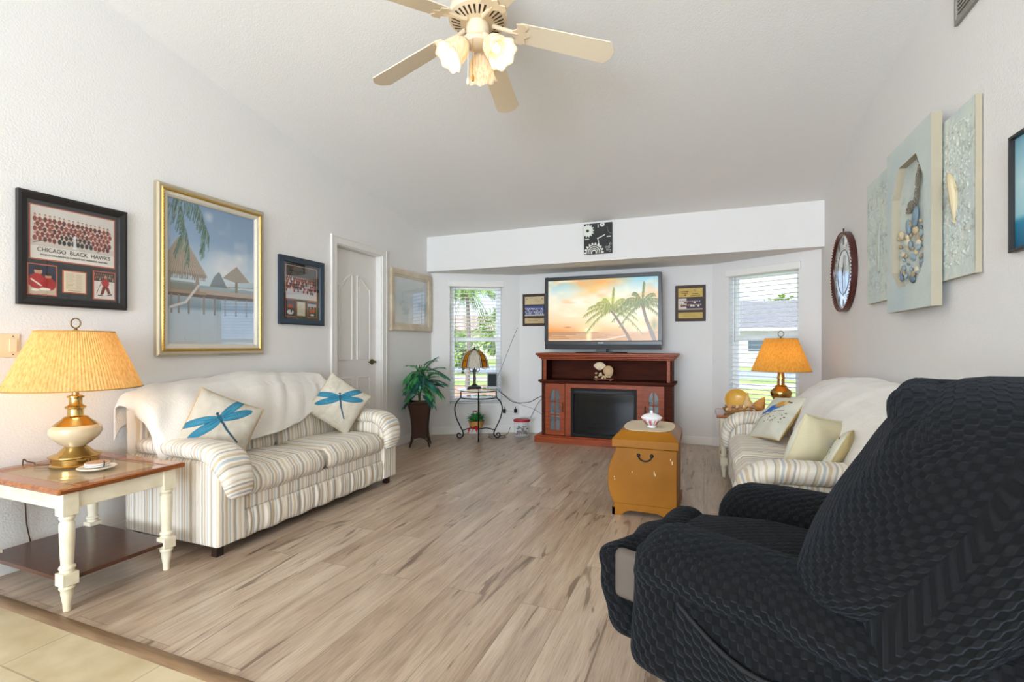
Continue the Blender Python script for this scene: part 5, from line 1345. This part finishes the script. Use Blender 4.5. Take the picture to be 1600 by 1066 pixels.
# ------------------------------------------------------------------ bombe chest, doily, covered dish
ch = thing('chest', 'honey brown bow fronted wooden chest with iron ring handle between sofa and console', 'chest', (-.355, 3.26, 0))
M_chest = mat('honey_chest', '9c6418', .42, noise_col=('80500a', 2.5, (1, 1, 1)), spec=.22)
L0 = [(-.200, .075), (-.222, .12), (-.238, .18), (-.242, .25), (-.232, .32), (-.210, .38), (-.194, .42), (-.190, .447)]
L0 = [(v.x, v.z) for v in bez([(x, 0, z) for x, z in L0], 4)]
q = MB(); q.prism(L0 + [(.195, .447), (.195, .075)], 0, .56, 'y'); q.build('body', M_chest, ch, smooth=True, sharp=30, bevel=.004)
q = MB(); q.box(-.213, .207, -.012, .572, .450, .503); lid = q.build('lid', M_chest, ch, bevel=.004)
q = MB(); a = [(-.213, -.012), (.207, -.012), (.207, .572), (-.213, .572)]; b_ = [(-.160, .05), (.160, .05), (.160, .52), (-.160, .52)]
q.add([(x, y, .503) for x, y in a] + [(x, y, .553) for x, y in b_], [(0, 1, 5, 4), (1, 2, 6, 5), (2, 3, 7, 6), (3, 0, 4, 7), (4, 5, 6, 7)]); q.build('hipped_top', M_chest, lid, bevel=.003)
q = MB(); q.prism([(-.212, .0), (-.212, .05), (-.200, .06), (-.198, .078), (.2, .078), (.203, .06), (.207, .05), (.207, 0), (.13, 0), (.115, .02), (.08, .035), (-.09, .038), (-.12, .03), (-.14, .012), (-.15, 0)], -.006, .014, 'y')
q.prism([(-.006, 0), (-.006, .05), (.566, .05), (.566, 0), (.48, 0), (.45, .03), (.1, .03), (.08, 0)], -.212, -.194, 'x'); q.prism([(-.006, 0), (-.006, .05), (.566, .05), (.566, 0), (.48, 0), (.45, .03), (.1, .03), (.08, 0)], .19, .207, 'x'); q.build('bracket_base', M_chest, ch, bevel=.002)
q = MB(); q.ball((-.042, -.006, .405), .012, .008, .012, 10); q.ball((.042, -.006, .405), .012, .008, .012, 10); q.tube([(-.042 - .004 * math.sin(PI * k / 14), -.014, .405 - .036 * math.sin(PI * k / 14)) if False else (-.042 * math.cos(PI * k / 14), -.014, .405 - .036 * math.sin(PI * k / 14)) for k in range(15)], .0045, 8); q.build('ring_handle', M_blackiron, ch, smooth=True)
q = MB(); rd = random.Random(9)
for x, z, l in ((.055, .285, .022), (.062, .275, .018), (.165, .36, .02), (.155, .385, .008), (-.085, .285, .012), (-.2, .245, .008), (-.198, .23, .006)):
    q.box(x, x + .004, -.0012, .0, z, z + l, 0, RY(0))
q.build('paint_chips', mat('chip_cream', 'e6d6b0', .7), ch)
q = MB(); n = 40; P = []
for k in range(n):
    a_ = 2 * PI * k / n; P.append((.168 * math.copysign(abs(math.cos(a_)) ** .6, math.cos(a_)), .235 * math.copysign(abs(math.sin(a_)) ** .75, math.sin(a_))))
q.prism(P, 0, .0035, 'z'); o = q.build('doily', mat('ecru_linen', 'd8c8ac', .9, bump=(150, .002))); o.location = (-.355, 3.545, .5535); tag(o, 'oval ecru doily spread over the top of the honey brown chest', 'doily')
t = thing('candy_dish', 'small covered glass dish painted with flowers standing on the ecru doily', 'dish', (-.335, 3.47, .5582))
p = None
q = MB(); q.lathe([(0, 0), (.030, 0), (.030, .006), (.024, .010), (.040, .022), (.058, .045), (.066, .062), (.070, .066), (.066, .066), (.054, .044), (.036, .022), (0, .016)], 40)
o = q.build('bowl', M_print, t, smooth=True); V = np.array([v.co[:] for v in o.data.vertices]); rs = np.random.RandomState(2); col = np.tile(np.array([.90, .90, .92]), (len(V), 1)); ang = np.arctan2(V[:, 1], V[:, 0]); m1 = (np.sin(ang * 7) + np.sin(ang * 11 + 1) > -.3) & (V[:, 2] > .02) & (V[:, 2] < .06); col[m1] = (.70, .28, .34); m2 = (np.sin(ang * 9 + 2) > .5) & (V[:, 2] > .012) & (V[:, 2] < .03); col[m2] = (.45, .55, .3); put_colors(o, col)
q = MB(); q.lathe([(.071, .066), (.070, .070), (.056, .082), (.032, .093), (.010, .097), (.006, .101), (.010, .106), (.009, .113), (0, .116)], 40); o = q.build('lid', mat('white_china', 'eceaec', .15, coat=.6), t, smooth=True)

# ------------------------------------------------------------------ wrought iron stand with glass top
GS = (-2.524, 5.31)
st = thing('plant_stand', 'round glass topped stand with scrolled black iron legs under the bay window', 'stand', (*GS, 0), R_(25))
M_topglass = mat('green_edge_glass', 'cfe8dc', .03, alpha=.35, spec=1, coat=1)
MB().cyl(.272, .590, .600, 64).build('glass_top', M_topglass, st, smooth=True); MB().cyl(.205, .505, .511, 48).build('lower_glass', M_topglass, st, smooth=True)
q = MB(); q.tube([(.215 * math.cos(2 * PI * k / 48), .215 * math.sin(2 * PI * k / 48), .580) for k in range(48)], .007, 8, closed=True); q.tube([(.215 * math.cos(2 * PI * k / 48), .215 * math.sin(2 * PI * k / 48), .497) for k in range(48)], .007, 8, closed=True)
q.build('ring', M_blackiron, st, smooth=True)
for k in range(4):
    A = RZ(k * PI / 2); P = [(.215, 0, .588), (.215, 0, .50), (.262, 0, .44), (.285, 0, .36), (.265, 0, .25), (.215, 0, .14), (.185, 0, .07), (.19, 0, .035), (.215, 0, .010), (.245, 0, .014), (.258, 0, .042), (.240, 0, .065), (.220, 0, .055), (.222, 0, .040)]
    q = MB(); q.tube(bez(P, 6), .0075, 8, 0, A); q.build('leg', M_blackiron, st, smooth=True)
q = MB()
for k in range(2): q.tube(bez([(-.19, 0, .10), (-.1, 0, .125), (0, 0, .118 + .014 * k), (.1, 0, .125), (.19, 0, .10)], 6), .006, 8, 0, RZ(k * PI / 2))
q.build('cross_brace', M_blackiron, st, smooth=True)

# stained glass lamp
t = thing('stained_glass_lamp', 'small bronze lamp with amber and white stained glass shade on the glass stand', 'lamp', (GS[0] - .045, GS[1] - .02, .6003))
M_bronze = mat('dark_bronze', '4a4238', .45, .7)
q = MB(); q.lathe([(0, 0), (.088, 0), (.090, .010), (.078, .018), (.080, .026), (.050, .034), (.030, .050), (.018, .060), (0, .060)], 8); q.build('base', M_bronze, t, smooth=True, sharp=30)
q = MB(); q.lathe([(.018, .055), (.016, .09), (.019, .12), (.015, .16), (.018, .20), (.021, .225), (.012, .235), (.008, .24), (.008, .46), (0, .46)], 14)
for a in (0, PI / 2, PI, -PI / 2): q.tube(bez([(.01, 0, .215), (.045, 0, .205), (.065, 0, .225), (.06, 0, .25), (.045, 0, .26)], 5), .0045, 6, 0, RZ(a))
q.lathe([(0, .468), (.045, .460), (.03, .472), (.010, .480), (.006, .50), (0, .515)], 16); q.build('stem', M_bronze, t, smooth=True, sharp=50)
prof = [(.045, .462), (.095, .442), (.135, .405), (.162, .355), (.178, .30), (.182, .258)]
pal = [('d48a24', 'amber_glass'), ('e9e6dc', 'milk_glass'), ('2a2230', 'plum_glass')]
def gmat(c, n_):
    if n_ in MATS: return MATS[n_]
    m = shade_mat(n_, c); MATS[n_] = m; return m
for k in range(8):
    a0 = 2 * PI * k / 8 - .724; a1 = a0 + 2 * PI / 8; q = MB()
    cuts = [0, .16, .26, .74, .84, 1]; kinds = [1, 2, 0, 2, 1] if k % 2 == 0 else [1, 1, 1, 1, 1]
    for c0, c1, kd in zip(cuts, cuts[1:], kinds):
        for (r0, z0), (r1, z1) in zip(prof, prof[1:]):
            def pt(r, z, c_): 
                p0 = Vector((r * math.cos(a0), r * math.sin(a0), z)); p1 = Vector((r * math.cos(a1), r * math.sin(a1), z)); return p0.lerp(p1, c_)
            q.add([pt(r0, z0, c0), pt(r0, z0, c1), pt(r1, z1, c1), pt(r1, z1, c0)], [(0, 1, 2, 3)], kd)
    q.build('shade_panel', [gmat(*x) for x in pal], t)
    q = MB(); q.tube([(r * math.cos(a0), r * math.sin(a0), z) for r, z in prof], .0032, 6); q.tube([(prof[-1][0] * math.cos(a0), prof[-1][0] * math.sin(a0), .262), (prof[-1][0] * math.cos((a0 + a1) / 2) * .98, prof[-1][0] * math.sin((a0 + a1) / 2) * .98, .238), (prof[-1][0] * math.cos(a1), prof[-1][0] * math.sin(a1), .262)], .0032, 6)
    q.build('leading', mat('pale_leading', 'cfcabd' if k % 2 else '5a5348', .5), t)
    if k % 2 == 0:
        am = (a0 + a1) / 2; q = MB(); q.ball((.155 * math.cos(am), .155 * math.sin(am), .34), .012, n=8); q.build('glass_jewel', mat('red_jewel', '8a2418', .2), t, smooth=True)

# small speaker
t = thing('speaker', 'small silver edged dark speaker on the glass stand beside the stained glass lamp', 'speaker', (GS[0] + .155, GS[1] + .055, .6003), R_(25))
MB().box(-.062, .062, -.05, .05, 0, .195).build('cabinet', mat('silver_plastic', 'a9adad', .4), t, bevel=.008)
MB().box(-.050, .050, -.0545, -.0505, .032, .182).build('grille_cloth', mat('grille_dark', '26302f', .8, bump=(300, .002)), t, bevel=.002)

# flower basket on the cross brace
t = thing('flower_basket', 'woven basket of green leaves with red bow under the glass stand', 'plant', (GS[0] - .02, GS[1] - .02, .1395))
q = MB(); q.lathe([(0, 0), (.072, 0), (.084, .03), (.095, .075), (.098, .08), (.090, .080), (.07, .01), (0, .01)], 32); q.build('basket', mat('wicker', 'c08f4e', .7, bump=(90, .006)), t, smooth=True)
rd = random.Random(12); q = MB()
def leaf(q, base, d, L_, w_, M=None, sag=.3):
    d = Vector(d).normalized(); s = d.cross(Vector((0, 0, 1))); s = s.normalized() if s.length > .01 else Vector((1, 0, 0)); base = Vector(base)
    m_ = base + d * L_ * .5 + Vector((0, 0, .02 * L_)); e = base + d * L_ - Vector((0, 0, sag * L_))
    q.add([base, m_ + s * w_, e, m_ - s * w_, m_ + Vector((0, 0, -.12 * w_))], [(0, 1, 4), (1, 2, 4), (2, 3, 4), (3, 0, 4)], 0, M)
for k in range(190):
    a = rd.uniform(0, 2 * PI); e = rd.uniform(-.1, 1.3); r0 = rd.uniform(.01, .07); leaf(q, (math.cos(a) * r0, math.sin(a) * r0, rd.uniform(.075, .13)), (math.cos(a) * math.cos(e), math.sin(a) * math.cos(e), math.sin(e)), rd.uniform(.05, .09), rd.uniform(.010, .017))
q.build('foliage', mat('fresh_green_leaf', '3f9a4a', .5, noise_col=('2a6f3a', 12, (1, 1, 1))), t)
q = MB()
for k in range(7):
    a = k * .9; leaf(q, (0, -.02, .19), (math.cos(a), math.sin(a) - .3, .25), .055, .016)
q.build('red_flower', M_red, t)
q = MB()
for a, l in ((-.9, .06), (-2.3, .06), (-1.2, .08), (-1.9, .08), (-.3, .05)): leaf(q, (.03, -.085, .03), (math.cos(a), -.4, math.sin(a) * .6), l, .014)
for a, l in ((-1.6, .09), (-.6, .05)): leaf(q, (-.04, -.085, .02), (math.cos(a), -.4, math.sin(a) * .5), l, .013)
q.build('ribbon_bow', M_ribbon, t)

# red lidded canister
t = thing('canister', 'clear canister with red lid full of trinkets on the floor beside the console', 'canister', (-2.085, 5.62, 0), R_(20))
q = MB(); q.prism([(math.cos(a) * .095, math.sin(a) * .075) for a in [2 * PI * k / 24 for k in range(24)]], 0, .185, 'z'); q.build('clear_jar', mat('jar_plastic', 'dfe6e6', .08, alpha=.22, spec=.8), t, smooth=True, sharp=40)
q = MB(); q.lathe([(0, .186), (.102, .186), (.106, .195), (.104, .210), (.09, .216), (0, .216)], 32, 0, Matrix.Diagonal((1, .82, 1, 1))); q.build('lid', M_red, t, smooth=True, sharp=40)
rd = random.Random(21)
for k in range(40):
    c = ['8f1a20', '3a3d40', 'b9b4a8', '6a3a30', '1f2426'][k % 5]; q = MB(); r = rd.uniform(.012, .022); q.ball((0, 0, 0), r, r * .7, r * .6, 8); o = q.build('trinket', mat('trinket_' + c, c, .3, .3), t, smooth=True)
    a = rd.uniform(0, 6.28); rr = rd.uniform(0, 1) ** .5; o.matrix_local = T(math.cos(a) * rr * .068, math.sin(a) * rr * .05, rd.uniform(.02, .12)) @ RZ(a * 3) @ RX(a)

# outlet with two plugs, wall cables
u_ = Vector((.96, .59, 0)).normalized(); n_ = Vector((.59, -.96, 0)).normalized()
def onbay(s, z, d=0):
    P = Vector((XL, 5.31, 0)) + u_ * s + n_ * d; return Vector((P.x, P.y, z))
t = thing('power_strip', 'white power strip on the bay wall with two black plugs above the canister', 'power strip', onbay(.98, .255))
A = facing(n_, (0, 0, 0)); MB().box(-.11, .12, -.022, .022, 0, .03, 0, A).build('strip_body', mat('white_plastic', 'e6e6e4', .4), t, bevel=.004)
for x in (-.06, .085): MB().box(x - .018, x + .018, .0, .05, .03, .055, 0, A).cyl(.005, .05, .075, 8, 0, A @ T(x, .0, .042) @ RX(-PI / 2)).build('plug', M_black, t, bevel=.003)
M_cord = mat('dark_cord', '26262a', .5)
cable('thin dark wire rising diagonally up the wall from the speaker to the blue photo plaque', [onbay(.79, .61, .004), onbay(.90, .86, .004), onbay(1.02, 1.16, .004), onbay(1.10, 1.35, .004)], .0022, M_cord)
cable('thick black cable sagging from the glass stand to the cherry console', [(GS[0] + .22, GS[1] + .03, .607), (GS[0] + .28, GS[1] + .10, .53), (-2.15, 5.52, .43), (-1.98, 5.57, .43), (-1.86, 5.56, .49), (-1.775, 5.55, .53)], .0045, M_cord)
cable('thin grey cable from the glass stand dropping behind the console near the plugs', [(GS[0] + .23, GS[1] + .07, .606), (GS[0] + .30, GS[1] + .16, .50), (-2.12, 5.70, .38), (-1.98, 5.74, .33), (-1.84, 5.72, .26), (-1.775, 5.70, .22)], .0025, mat('grey_cord', '6a6a6c', .5))
cable('thin black cable running from console side down to the power strip', [(-1.775, 5.72, .62), (-1.84, 5.76, .50), (-1.95, 5.82, .38), (-2.03, 5.86, .25), (-2.06, 5.87, .20)], .0025, M_cord)
cable('loose dark cable coiled on the floor beneath the glass stand', [(-2.25, 5.66, .10), (-2.27, 5.60, .02), (-2.33, 5.52, .006), (-2.45, 5.44, .006), (-2.36, 5.36, .006), (-2.24, 5.44, .006), (-2.30, 5.55, .006), (-2.5, 5.55, .006)], .0035, M_cord)

# ------------------------------------------------------------------ potted artificial palm
pl = thing('potted_palm', 'artificial parlour palm in a tall dark wicker planter beside the door', 'plant', (-2.955, 4.70, 0), R_(28))
prof = [(.088, .10), (.082, .16), (.084, .24), (.096, .36), (.112, .44), (.128, .49)]
M_wick = mat('brown_wicker', '4a2f24', .7, bump=(140, .006)); M_pf = mat('planter_frame', '2b1c17', .5)
q = MB(); V = []; F = []
for r, z in prof:
    for sx, sy in ((-1, -1), (1, -1), (1, 1), (-1, 1)): V.append((sx * r, sy * r, z))
for i in range(len(prof) - 1):
    for k in range(4): F.append((i * 4 + k, i * 4 + (k + 1) % 4, (i + 1) * 4 + (k + 1) % 4, (i + 1) * 4 + k))
q.add(V, F); q.box(-.08, .08, -.08, .08, .10, .105); q.build('planter_body', M_wick, pl, smooth=True, sharp=40)
for sx, sy in ((-1, -1), (1, -1), (1, 1), (-1, 1)):
    q = MB(); q.tube(bez([(sx * .108, sy * .108, .0)] + [(sx * (r + .001), sy * (r + .001), z) for r, z in [(.090, .08)] + prof] + [(sx * .134, sy * .134, .508)], 3), .0095, 6); q.build('corner_post', M_pf, pl, smooth=True)
q = MB()
for k in range(4):
    A = RZ(k * PI / 2); q.tube(bez([(-.128, -.128, .495), (-.06, -.128, .480), (0, -.128, .474), (.06, -.128, .480), (.128, -.128, .495)], 4), .007, 6, 0, A); q.tube(bez([(-.09, -.09, .10), (0, -.088, .105), (.09, -.09, .10)], 3), .006, 6, 0, A); q.tube(bez([(-.097, -.097, .05), (-.055, -.09, .092), (0, -.09, .104), (.055, -.09, .092), (.097, -.097, .05)], 4), .005, 6, 0, A)
q.build('planter_trim', M_pf, pl, smooth=True)
q = MB(); q.ball((0, 0, .465), .11, .11, .03, 16); q.build('moss_fill', mat('brown_moss', '8a6a44', .95, bump=(60, .02)), pl, smooth=True)
rd = random.Random(31); stems = MB()
for k in range(5): stems.tube(bez([(rd.uniform(-.02, .02), rd.uniform(-.02, .02), .46), (rd.uniform(-.03, .03), rd.uniform(-.03, .03), .60), (rd.uniform(-.05, .05), rd.uniform(-.05, .05), .90)], 4), .005, 6)
stems.build('stem', mat('stem_green', '4c6a34', .6), pl, smooth=True)
M_fr = mat('palm_green', '2c8a48', .38, noise_col=('55a060', 7, (1, 1, 1)), coat=.3); M_fr2 = mat('palm_blue_green', '3b8078', .35, noise_col=('1f5a48', 7, (1, 1, 1)), coat=.3)
for k in range(60):
    a = k * 2.399 + rd.uniform(-.2, .2); e = rd.uniform(-.15, 1.0); L_ = rd.uniform(.17, .25); z0 = rd.uniform(.58, .90)
    wx = math.cos(a + R_(28)); L_ *= (.6 if wx < -.3 else 1)
    d = Vector((math.cos(a) * math.cos(e), math.sin(a) * math.cos(e), math.sin(e))); P = []
    for i in range(11):
        s = i / 10; P.append(Vector((math.cos(a) * .02, math.sin(a) * .02, z0 - .03)) + d * L_ * 1.2 * s + Vector((0, 0, -.13 * s * s * math.cos(e))))
    sd = d.cross(Vector((0, 0, 1))).normalized(); q = MB(); q.tube(P, [.003 - .0015 * i / 10 for i in range(11)], 5)
    for i in range(3, 11):
        for s in (-1, 1):
            dd = (P[i] - P[i - 1]).normalized() * .8 + sd * s * .9 + Vector((0, 0, -.1)); [leaf(q, P[i - 1].lerp(P[i], .5), dd, .07, .009, sag=.25), leaf(q, P[i - 1].lerp(P[i], .25), dd, .06, .008, sag=.2)]; leaf(q, P[i], dd, (.095 if wx > -.3 else .06) * (1 - .35 * abs(i - 6) / 5), .009, sag=.25)
    leaf(q, P[-1], P[-1] - P[-2], .07 if wx > -.3 else .04, .011)
    q.build('frond', M_fr if k % 3 else M_fr2, pl, smooth=False)

# ------------------------------------------------------------------ shells on the far end table
t = thing('shell_basket', 'yellow scalloped shell dish tipped up behind a heap of seashells by the window', 'ornament', (.30, 4.70, .5287))
q = MB(); q.lathe([(0, 0), (.05, .004), (.085, .025), (.10, .055), (.097, .056), (.08, .03), (.05, .01), (0, .006)], 28, 0, T(-.03, .03, .095) @ RX(1.15) @ RZ(.3)); q.build('shell_dish', mat('golden_shell', 'd9a94a', .4, bump=(40, .003), coat=.3), t, smooth=True)
MB().lathe([(0, 0), (.10, 0), (.12, .03), (.125, .04), (.115, .04), (.095, .008), (0, .008)], 32, 0, Matrix.Diagonal((1.2, .7, 1, 1))).build('tray', mat('wicker_tray', 'a57a44', .7, bump=(90, .005)), t, smooth=True)
q = MB(); q.lathe([(0, 0), (.03, .01), (.045, .035), (.04, .06), (.022, .09), (.012, .12), (.004, .15), (0, .155)], 16, 0, T(.055, .0, .03) @ RX(-.1)); q.build('tall_conch', mat('conch_cream', 'd8b884', .45, bump=(50, .006)), t, smooth=True)
q = MB(); q.lathe([(0, 0), (.03, .01), (.05, .04), (.04, .075), (.02, .11), (0, .14)], 16, 0, T(.12, -.02, .03) @ RY(.5)); q.build('orange_conch', mat('conch_orange', 'c9904c', .45, bump=(50, .006)), t, smooth=True)
rd = random.Random(44); pal2 = ['d9b68c', 'b98a62', 'e8dccb', '7a5a44', 'c79a78', 'a58468']
src = []
for c in pal2:
    q = MB(); q.lathe([(0, -.018), (.012, -.014), (.019, 0), (.014, .012), (.005, .024), (0, .03)], 12); o = q.build('seashell', mat('heap_shell_' + c, c, .45, bump=(90, .004)), smooth=True); src.append(o)
for k in range(18):
    o = src[k] if k < 6 else src[k % 6].copy()
    if k >= 6: C.objects.link(o)
    i, j = k % 9, k // 9
    o.location = (.30 - .11 + .0265 * i + rd.uniform(-.006, .006), 4.70 - .025 - .03 * (1 - j) + rd.uniform(-.005, .005), .5287 + .032 + .028 * j + rd.uniform(-.003, .003)); o.rotation_euler = (rd.uniform(0, 3), rd.uniform(0, 3), rd.uniform(0, 6)); s = rd.uniform(.75, 1.1); o.scale = (s, s, s)
    tag(o, 'small mixed seashell in the heap beside the amber shaded lamp', 'seashell', 'seashells heaped in the tray by the window')

# ------------------------------------------------------------------ outside
GZ = -.12
def ground(name, x0, x1, y0, y1, z, m):
    mb = MB(); mb.box(x0, x1, y0, y1, z - .05, z); struct(mb.build(name, m))
ground('lawn', -90, 90, 6.2, 140, GZ, mat('lawn_grass', '8fae4e', .95, noise_col=('b7bd6a', .8, (1, 1, 1))))
ground('path_mulch', -14, -3.2, 7.2, 13.5, GZ + .012, mat('dry_mulch', 'c79a78', .95, noise_col=('a87f60', 2, (1, 1, 1))))
ground('sidewalk', -60, 60, 15.6, 17.4, GZ + .014, mat('concrete', 'cfc9bf', .9, noise_col=('bdb6aa', 1, (1, 1, 1))))
ground('road', -90, 90, 20, 27, GZ + .010, mat('asphalt', '9fa2a6', .9))
ground('driveway', 3.2, 8, 27, 42, GZ + .016, mat('drive_concrete', 'ddd3cb', .9))


def tree(name, label, x, y, h, r, c, seed, palmy=False, group=None):
    t = thing(name, label, 'tree', (x, y, GZ), 0, group); rd = random.Random(seed)
    if palmy:
        q = MB(); q.tube(bez([(0, 0, 0), (.05, 0, h * .5), (0, 0, h)], 6), [.07 - .02 * i / 12 for i in range(13)], 10); q.build('trunk', mat('palm_trunk', '8d8378', .9), t, smooth=True)
        for k in range(20):
            a = 2 * PI * k / 20 + rd.uniform(-.1, .1); e = rd.uniform(-.1, 1.1); L_ = r * rd.uniform(.85, 1.1); q = MB(); P = [Vector((0, 0, h)) + Vector((math.cos(a) * math.cos(e) * L_ * s, math.sin(a) * math.cos(e) * L_ * s, math.sin(e) * L_ * s - .75 * L_ * s * s)) for s in [i / 10 for i in range(11)]]
            q.tube(P, .012, 5); sd = Vector((-math.sin(a), math.cos(a), 0))
            for i in range(1, 11):
                for f in (0, .5):
                    pp = P[i - 1].lerp(P[i], f)
                    for s in (-1, 1): leaf(q, pp, (P[i] - P[i - 1]).normalized() * .6 + sd * s * .7 + Vector((0, 0, -.35)), r * .26, r * .012, sag=.35)
            q.build('frond', mat('outdoor_palm', '6f9648', .7, noise_col=('96b45c', 2, (1, 1, 1))), t)
        return
    q = MB(); q.tube(bez([(0, 0, 0), (.04 * h, 0, h * .4), (0, .02, h * .7)], 4), [.04 * h * (1 - .06 * i) for i in range(9)], 8); q.build('trunk', mat('bark', '6b5a48', .95), t, smooth=True)
    q = MB()
    for k in range(int(900)):
        a = rd.uniform(0, 2 * PI); u = rd.uniform(-1, 1); rr = r * rd.uniform(.55, 1.0) * (1 + .18 * noise.noise(Vector((math.cos(a) * 2, math.sin(a) * 2, u * 2 + seed)))); s = (1 - u * u) ** .5
        d = Vector((s * math.cos(a), s * math.sin(a), u * .8)); leaf(q, Vector((0, 0, h - r * .5)) + d * rr, d + Vector((rd.uniform(-.6, .6), rd.uniform(-.6, .6), rd.uniform(-.4, .4))), r * .22, r * .075)
    q.build('crown', c, t)
M_tg = mat('tree_green', '7d9c4e', .8, noise_col=('a4bd66', 1.5, (1, 1, 1))); M_tg2 = mat('tree_yellow_green', 'a9b85e', .8, noise_col=('86a04e', 1.5, (1, 1, 1)))
tree('palm_tree', 'palm with drooping fronds on the lawn outside the window behind the stained glass lamp', -6.25, 12.4, 2.75, 1.35, None, 1, True)
tree('shade_tree', 'leafy small tree outside on the lawn, close behind the drooping palm', -6.5, 15.9, 2.3, 1.05, M_tg, 2)
tree('shade_tree', 'leafy bush beside the road seen at the lower part of the left bay window', -9.9, 19.2, 1.5, .9, M_tg, 3)
tree('shade_tree', 'round green tree across the road seen through the left bay window', -17.5, 29, 2.4, 2.4, M_tg, 4)
tree('shade_tree', 'broad tree in the distance at the right edge of the left bay window', -11.0, 34, 4.2, 2.8, M_tg, 5)
tree('shade_tree', 'yellow green tree behind the grey roofed house across the road', -.4, 44, 5.2, 2.8, M_tg2, 6)
tree('shade_tree', 'low yellow green tree rising over the middle of the house roof', 6.2, 46, 4.4, 2.6, M_tg2, 7)
tree('shrub', 'small round shrub in front of the white house wall', 3.9, 29.0, .5, .55, M_tg, 8)

ho = thing('house', 'white single storey house with grey hipped roof seen through the right bay window', 'house', (3.2, 31, GZ))
M_hw = mat('house_stucco', 'dcd6cf', .9); M_rf = mat('grey_shingle', '8f8c88', .9, noise_col=('77757a', 3, (1, 6, 1)))
MB().box(-4.5, 6, 0, 8, 0, 2.2).build('wall', M_hw, ho)
q = MB(); q.add([(-5, -.5, 2.2), (6.5, -.5, 2.2), (6.5, 8.5, 2.2), (-5, 8.5, 2.2), (-1.5, 4, 4.1), (3, 4, 4.1)], [(0, 1, 5, 4), (1, 2, 5), (2, 3, 4, 5), (3, 0, 4), (0, 3, 2, 1)]); q.build('roof', M_rf, ho)
MB().box(-5, 6.5, -.53, -.5, 2.08, 2.22).build('fascia', mat('fascia_white', 'eeeeea', .6), ho)
for x in (-2.6, -.4, 1.7):
    wn_ = MB().box(x - .5, x + .5, -.04, 0, .85, 1.8).build('window', mat('house_window_frame', 'f0efec', .5), ho); MB().box(x - .44, x + .44, -.06, -.041, .91, 1.74).build('pane', mat('house_pane', '55656e', .15), wn_)
MB().box(3.0, 5.6, -.05, 0, 0, 1.95).build('garage_door', mat('garage_white', 'e6e4e0', .6, bump=(3, .01)), ho)
h2 = thing('house', 'low cream house with tan roof far across the road in the left bay window', 'house', (-21, 40, GZ))
MB().box(-6, 6, 0, 7, 0, 2.6).build('wall', mat('cream_stucco', 'e0d4c2', .9), h2); q = MB(); q.add([(-6.5, -.5, 2.6), (6.5, -.5, 2.6), (6.5, 7.5, 2.6), (-6.5, 7.5, 2.6), (-3, 3.5, 4.2), (3, 3.5, 4.2)], [(0, 1, 5, 4), (1, 2, 5), (2, 3, 4, 5), (3, 0, 4), (0, 3, 2, 1)]); q.build('roof', mat('tan_roof', 'b0998a', .9), h2)
for x in (-3, 0, 3): MB().box(x - .6, x + .6, -.05, 0, .9, 2.0).build('window', mat('house_pane', '55656e', .15), h2)
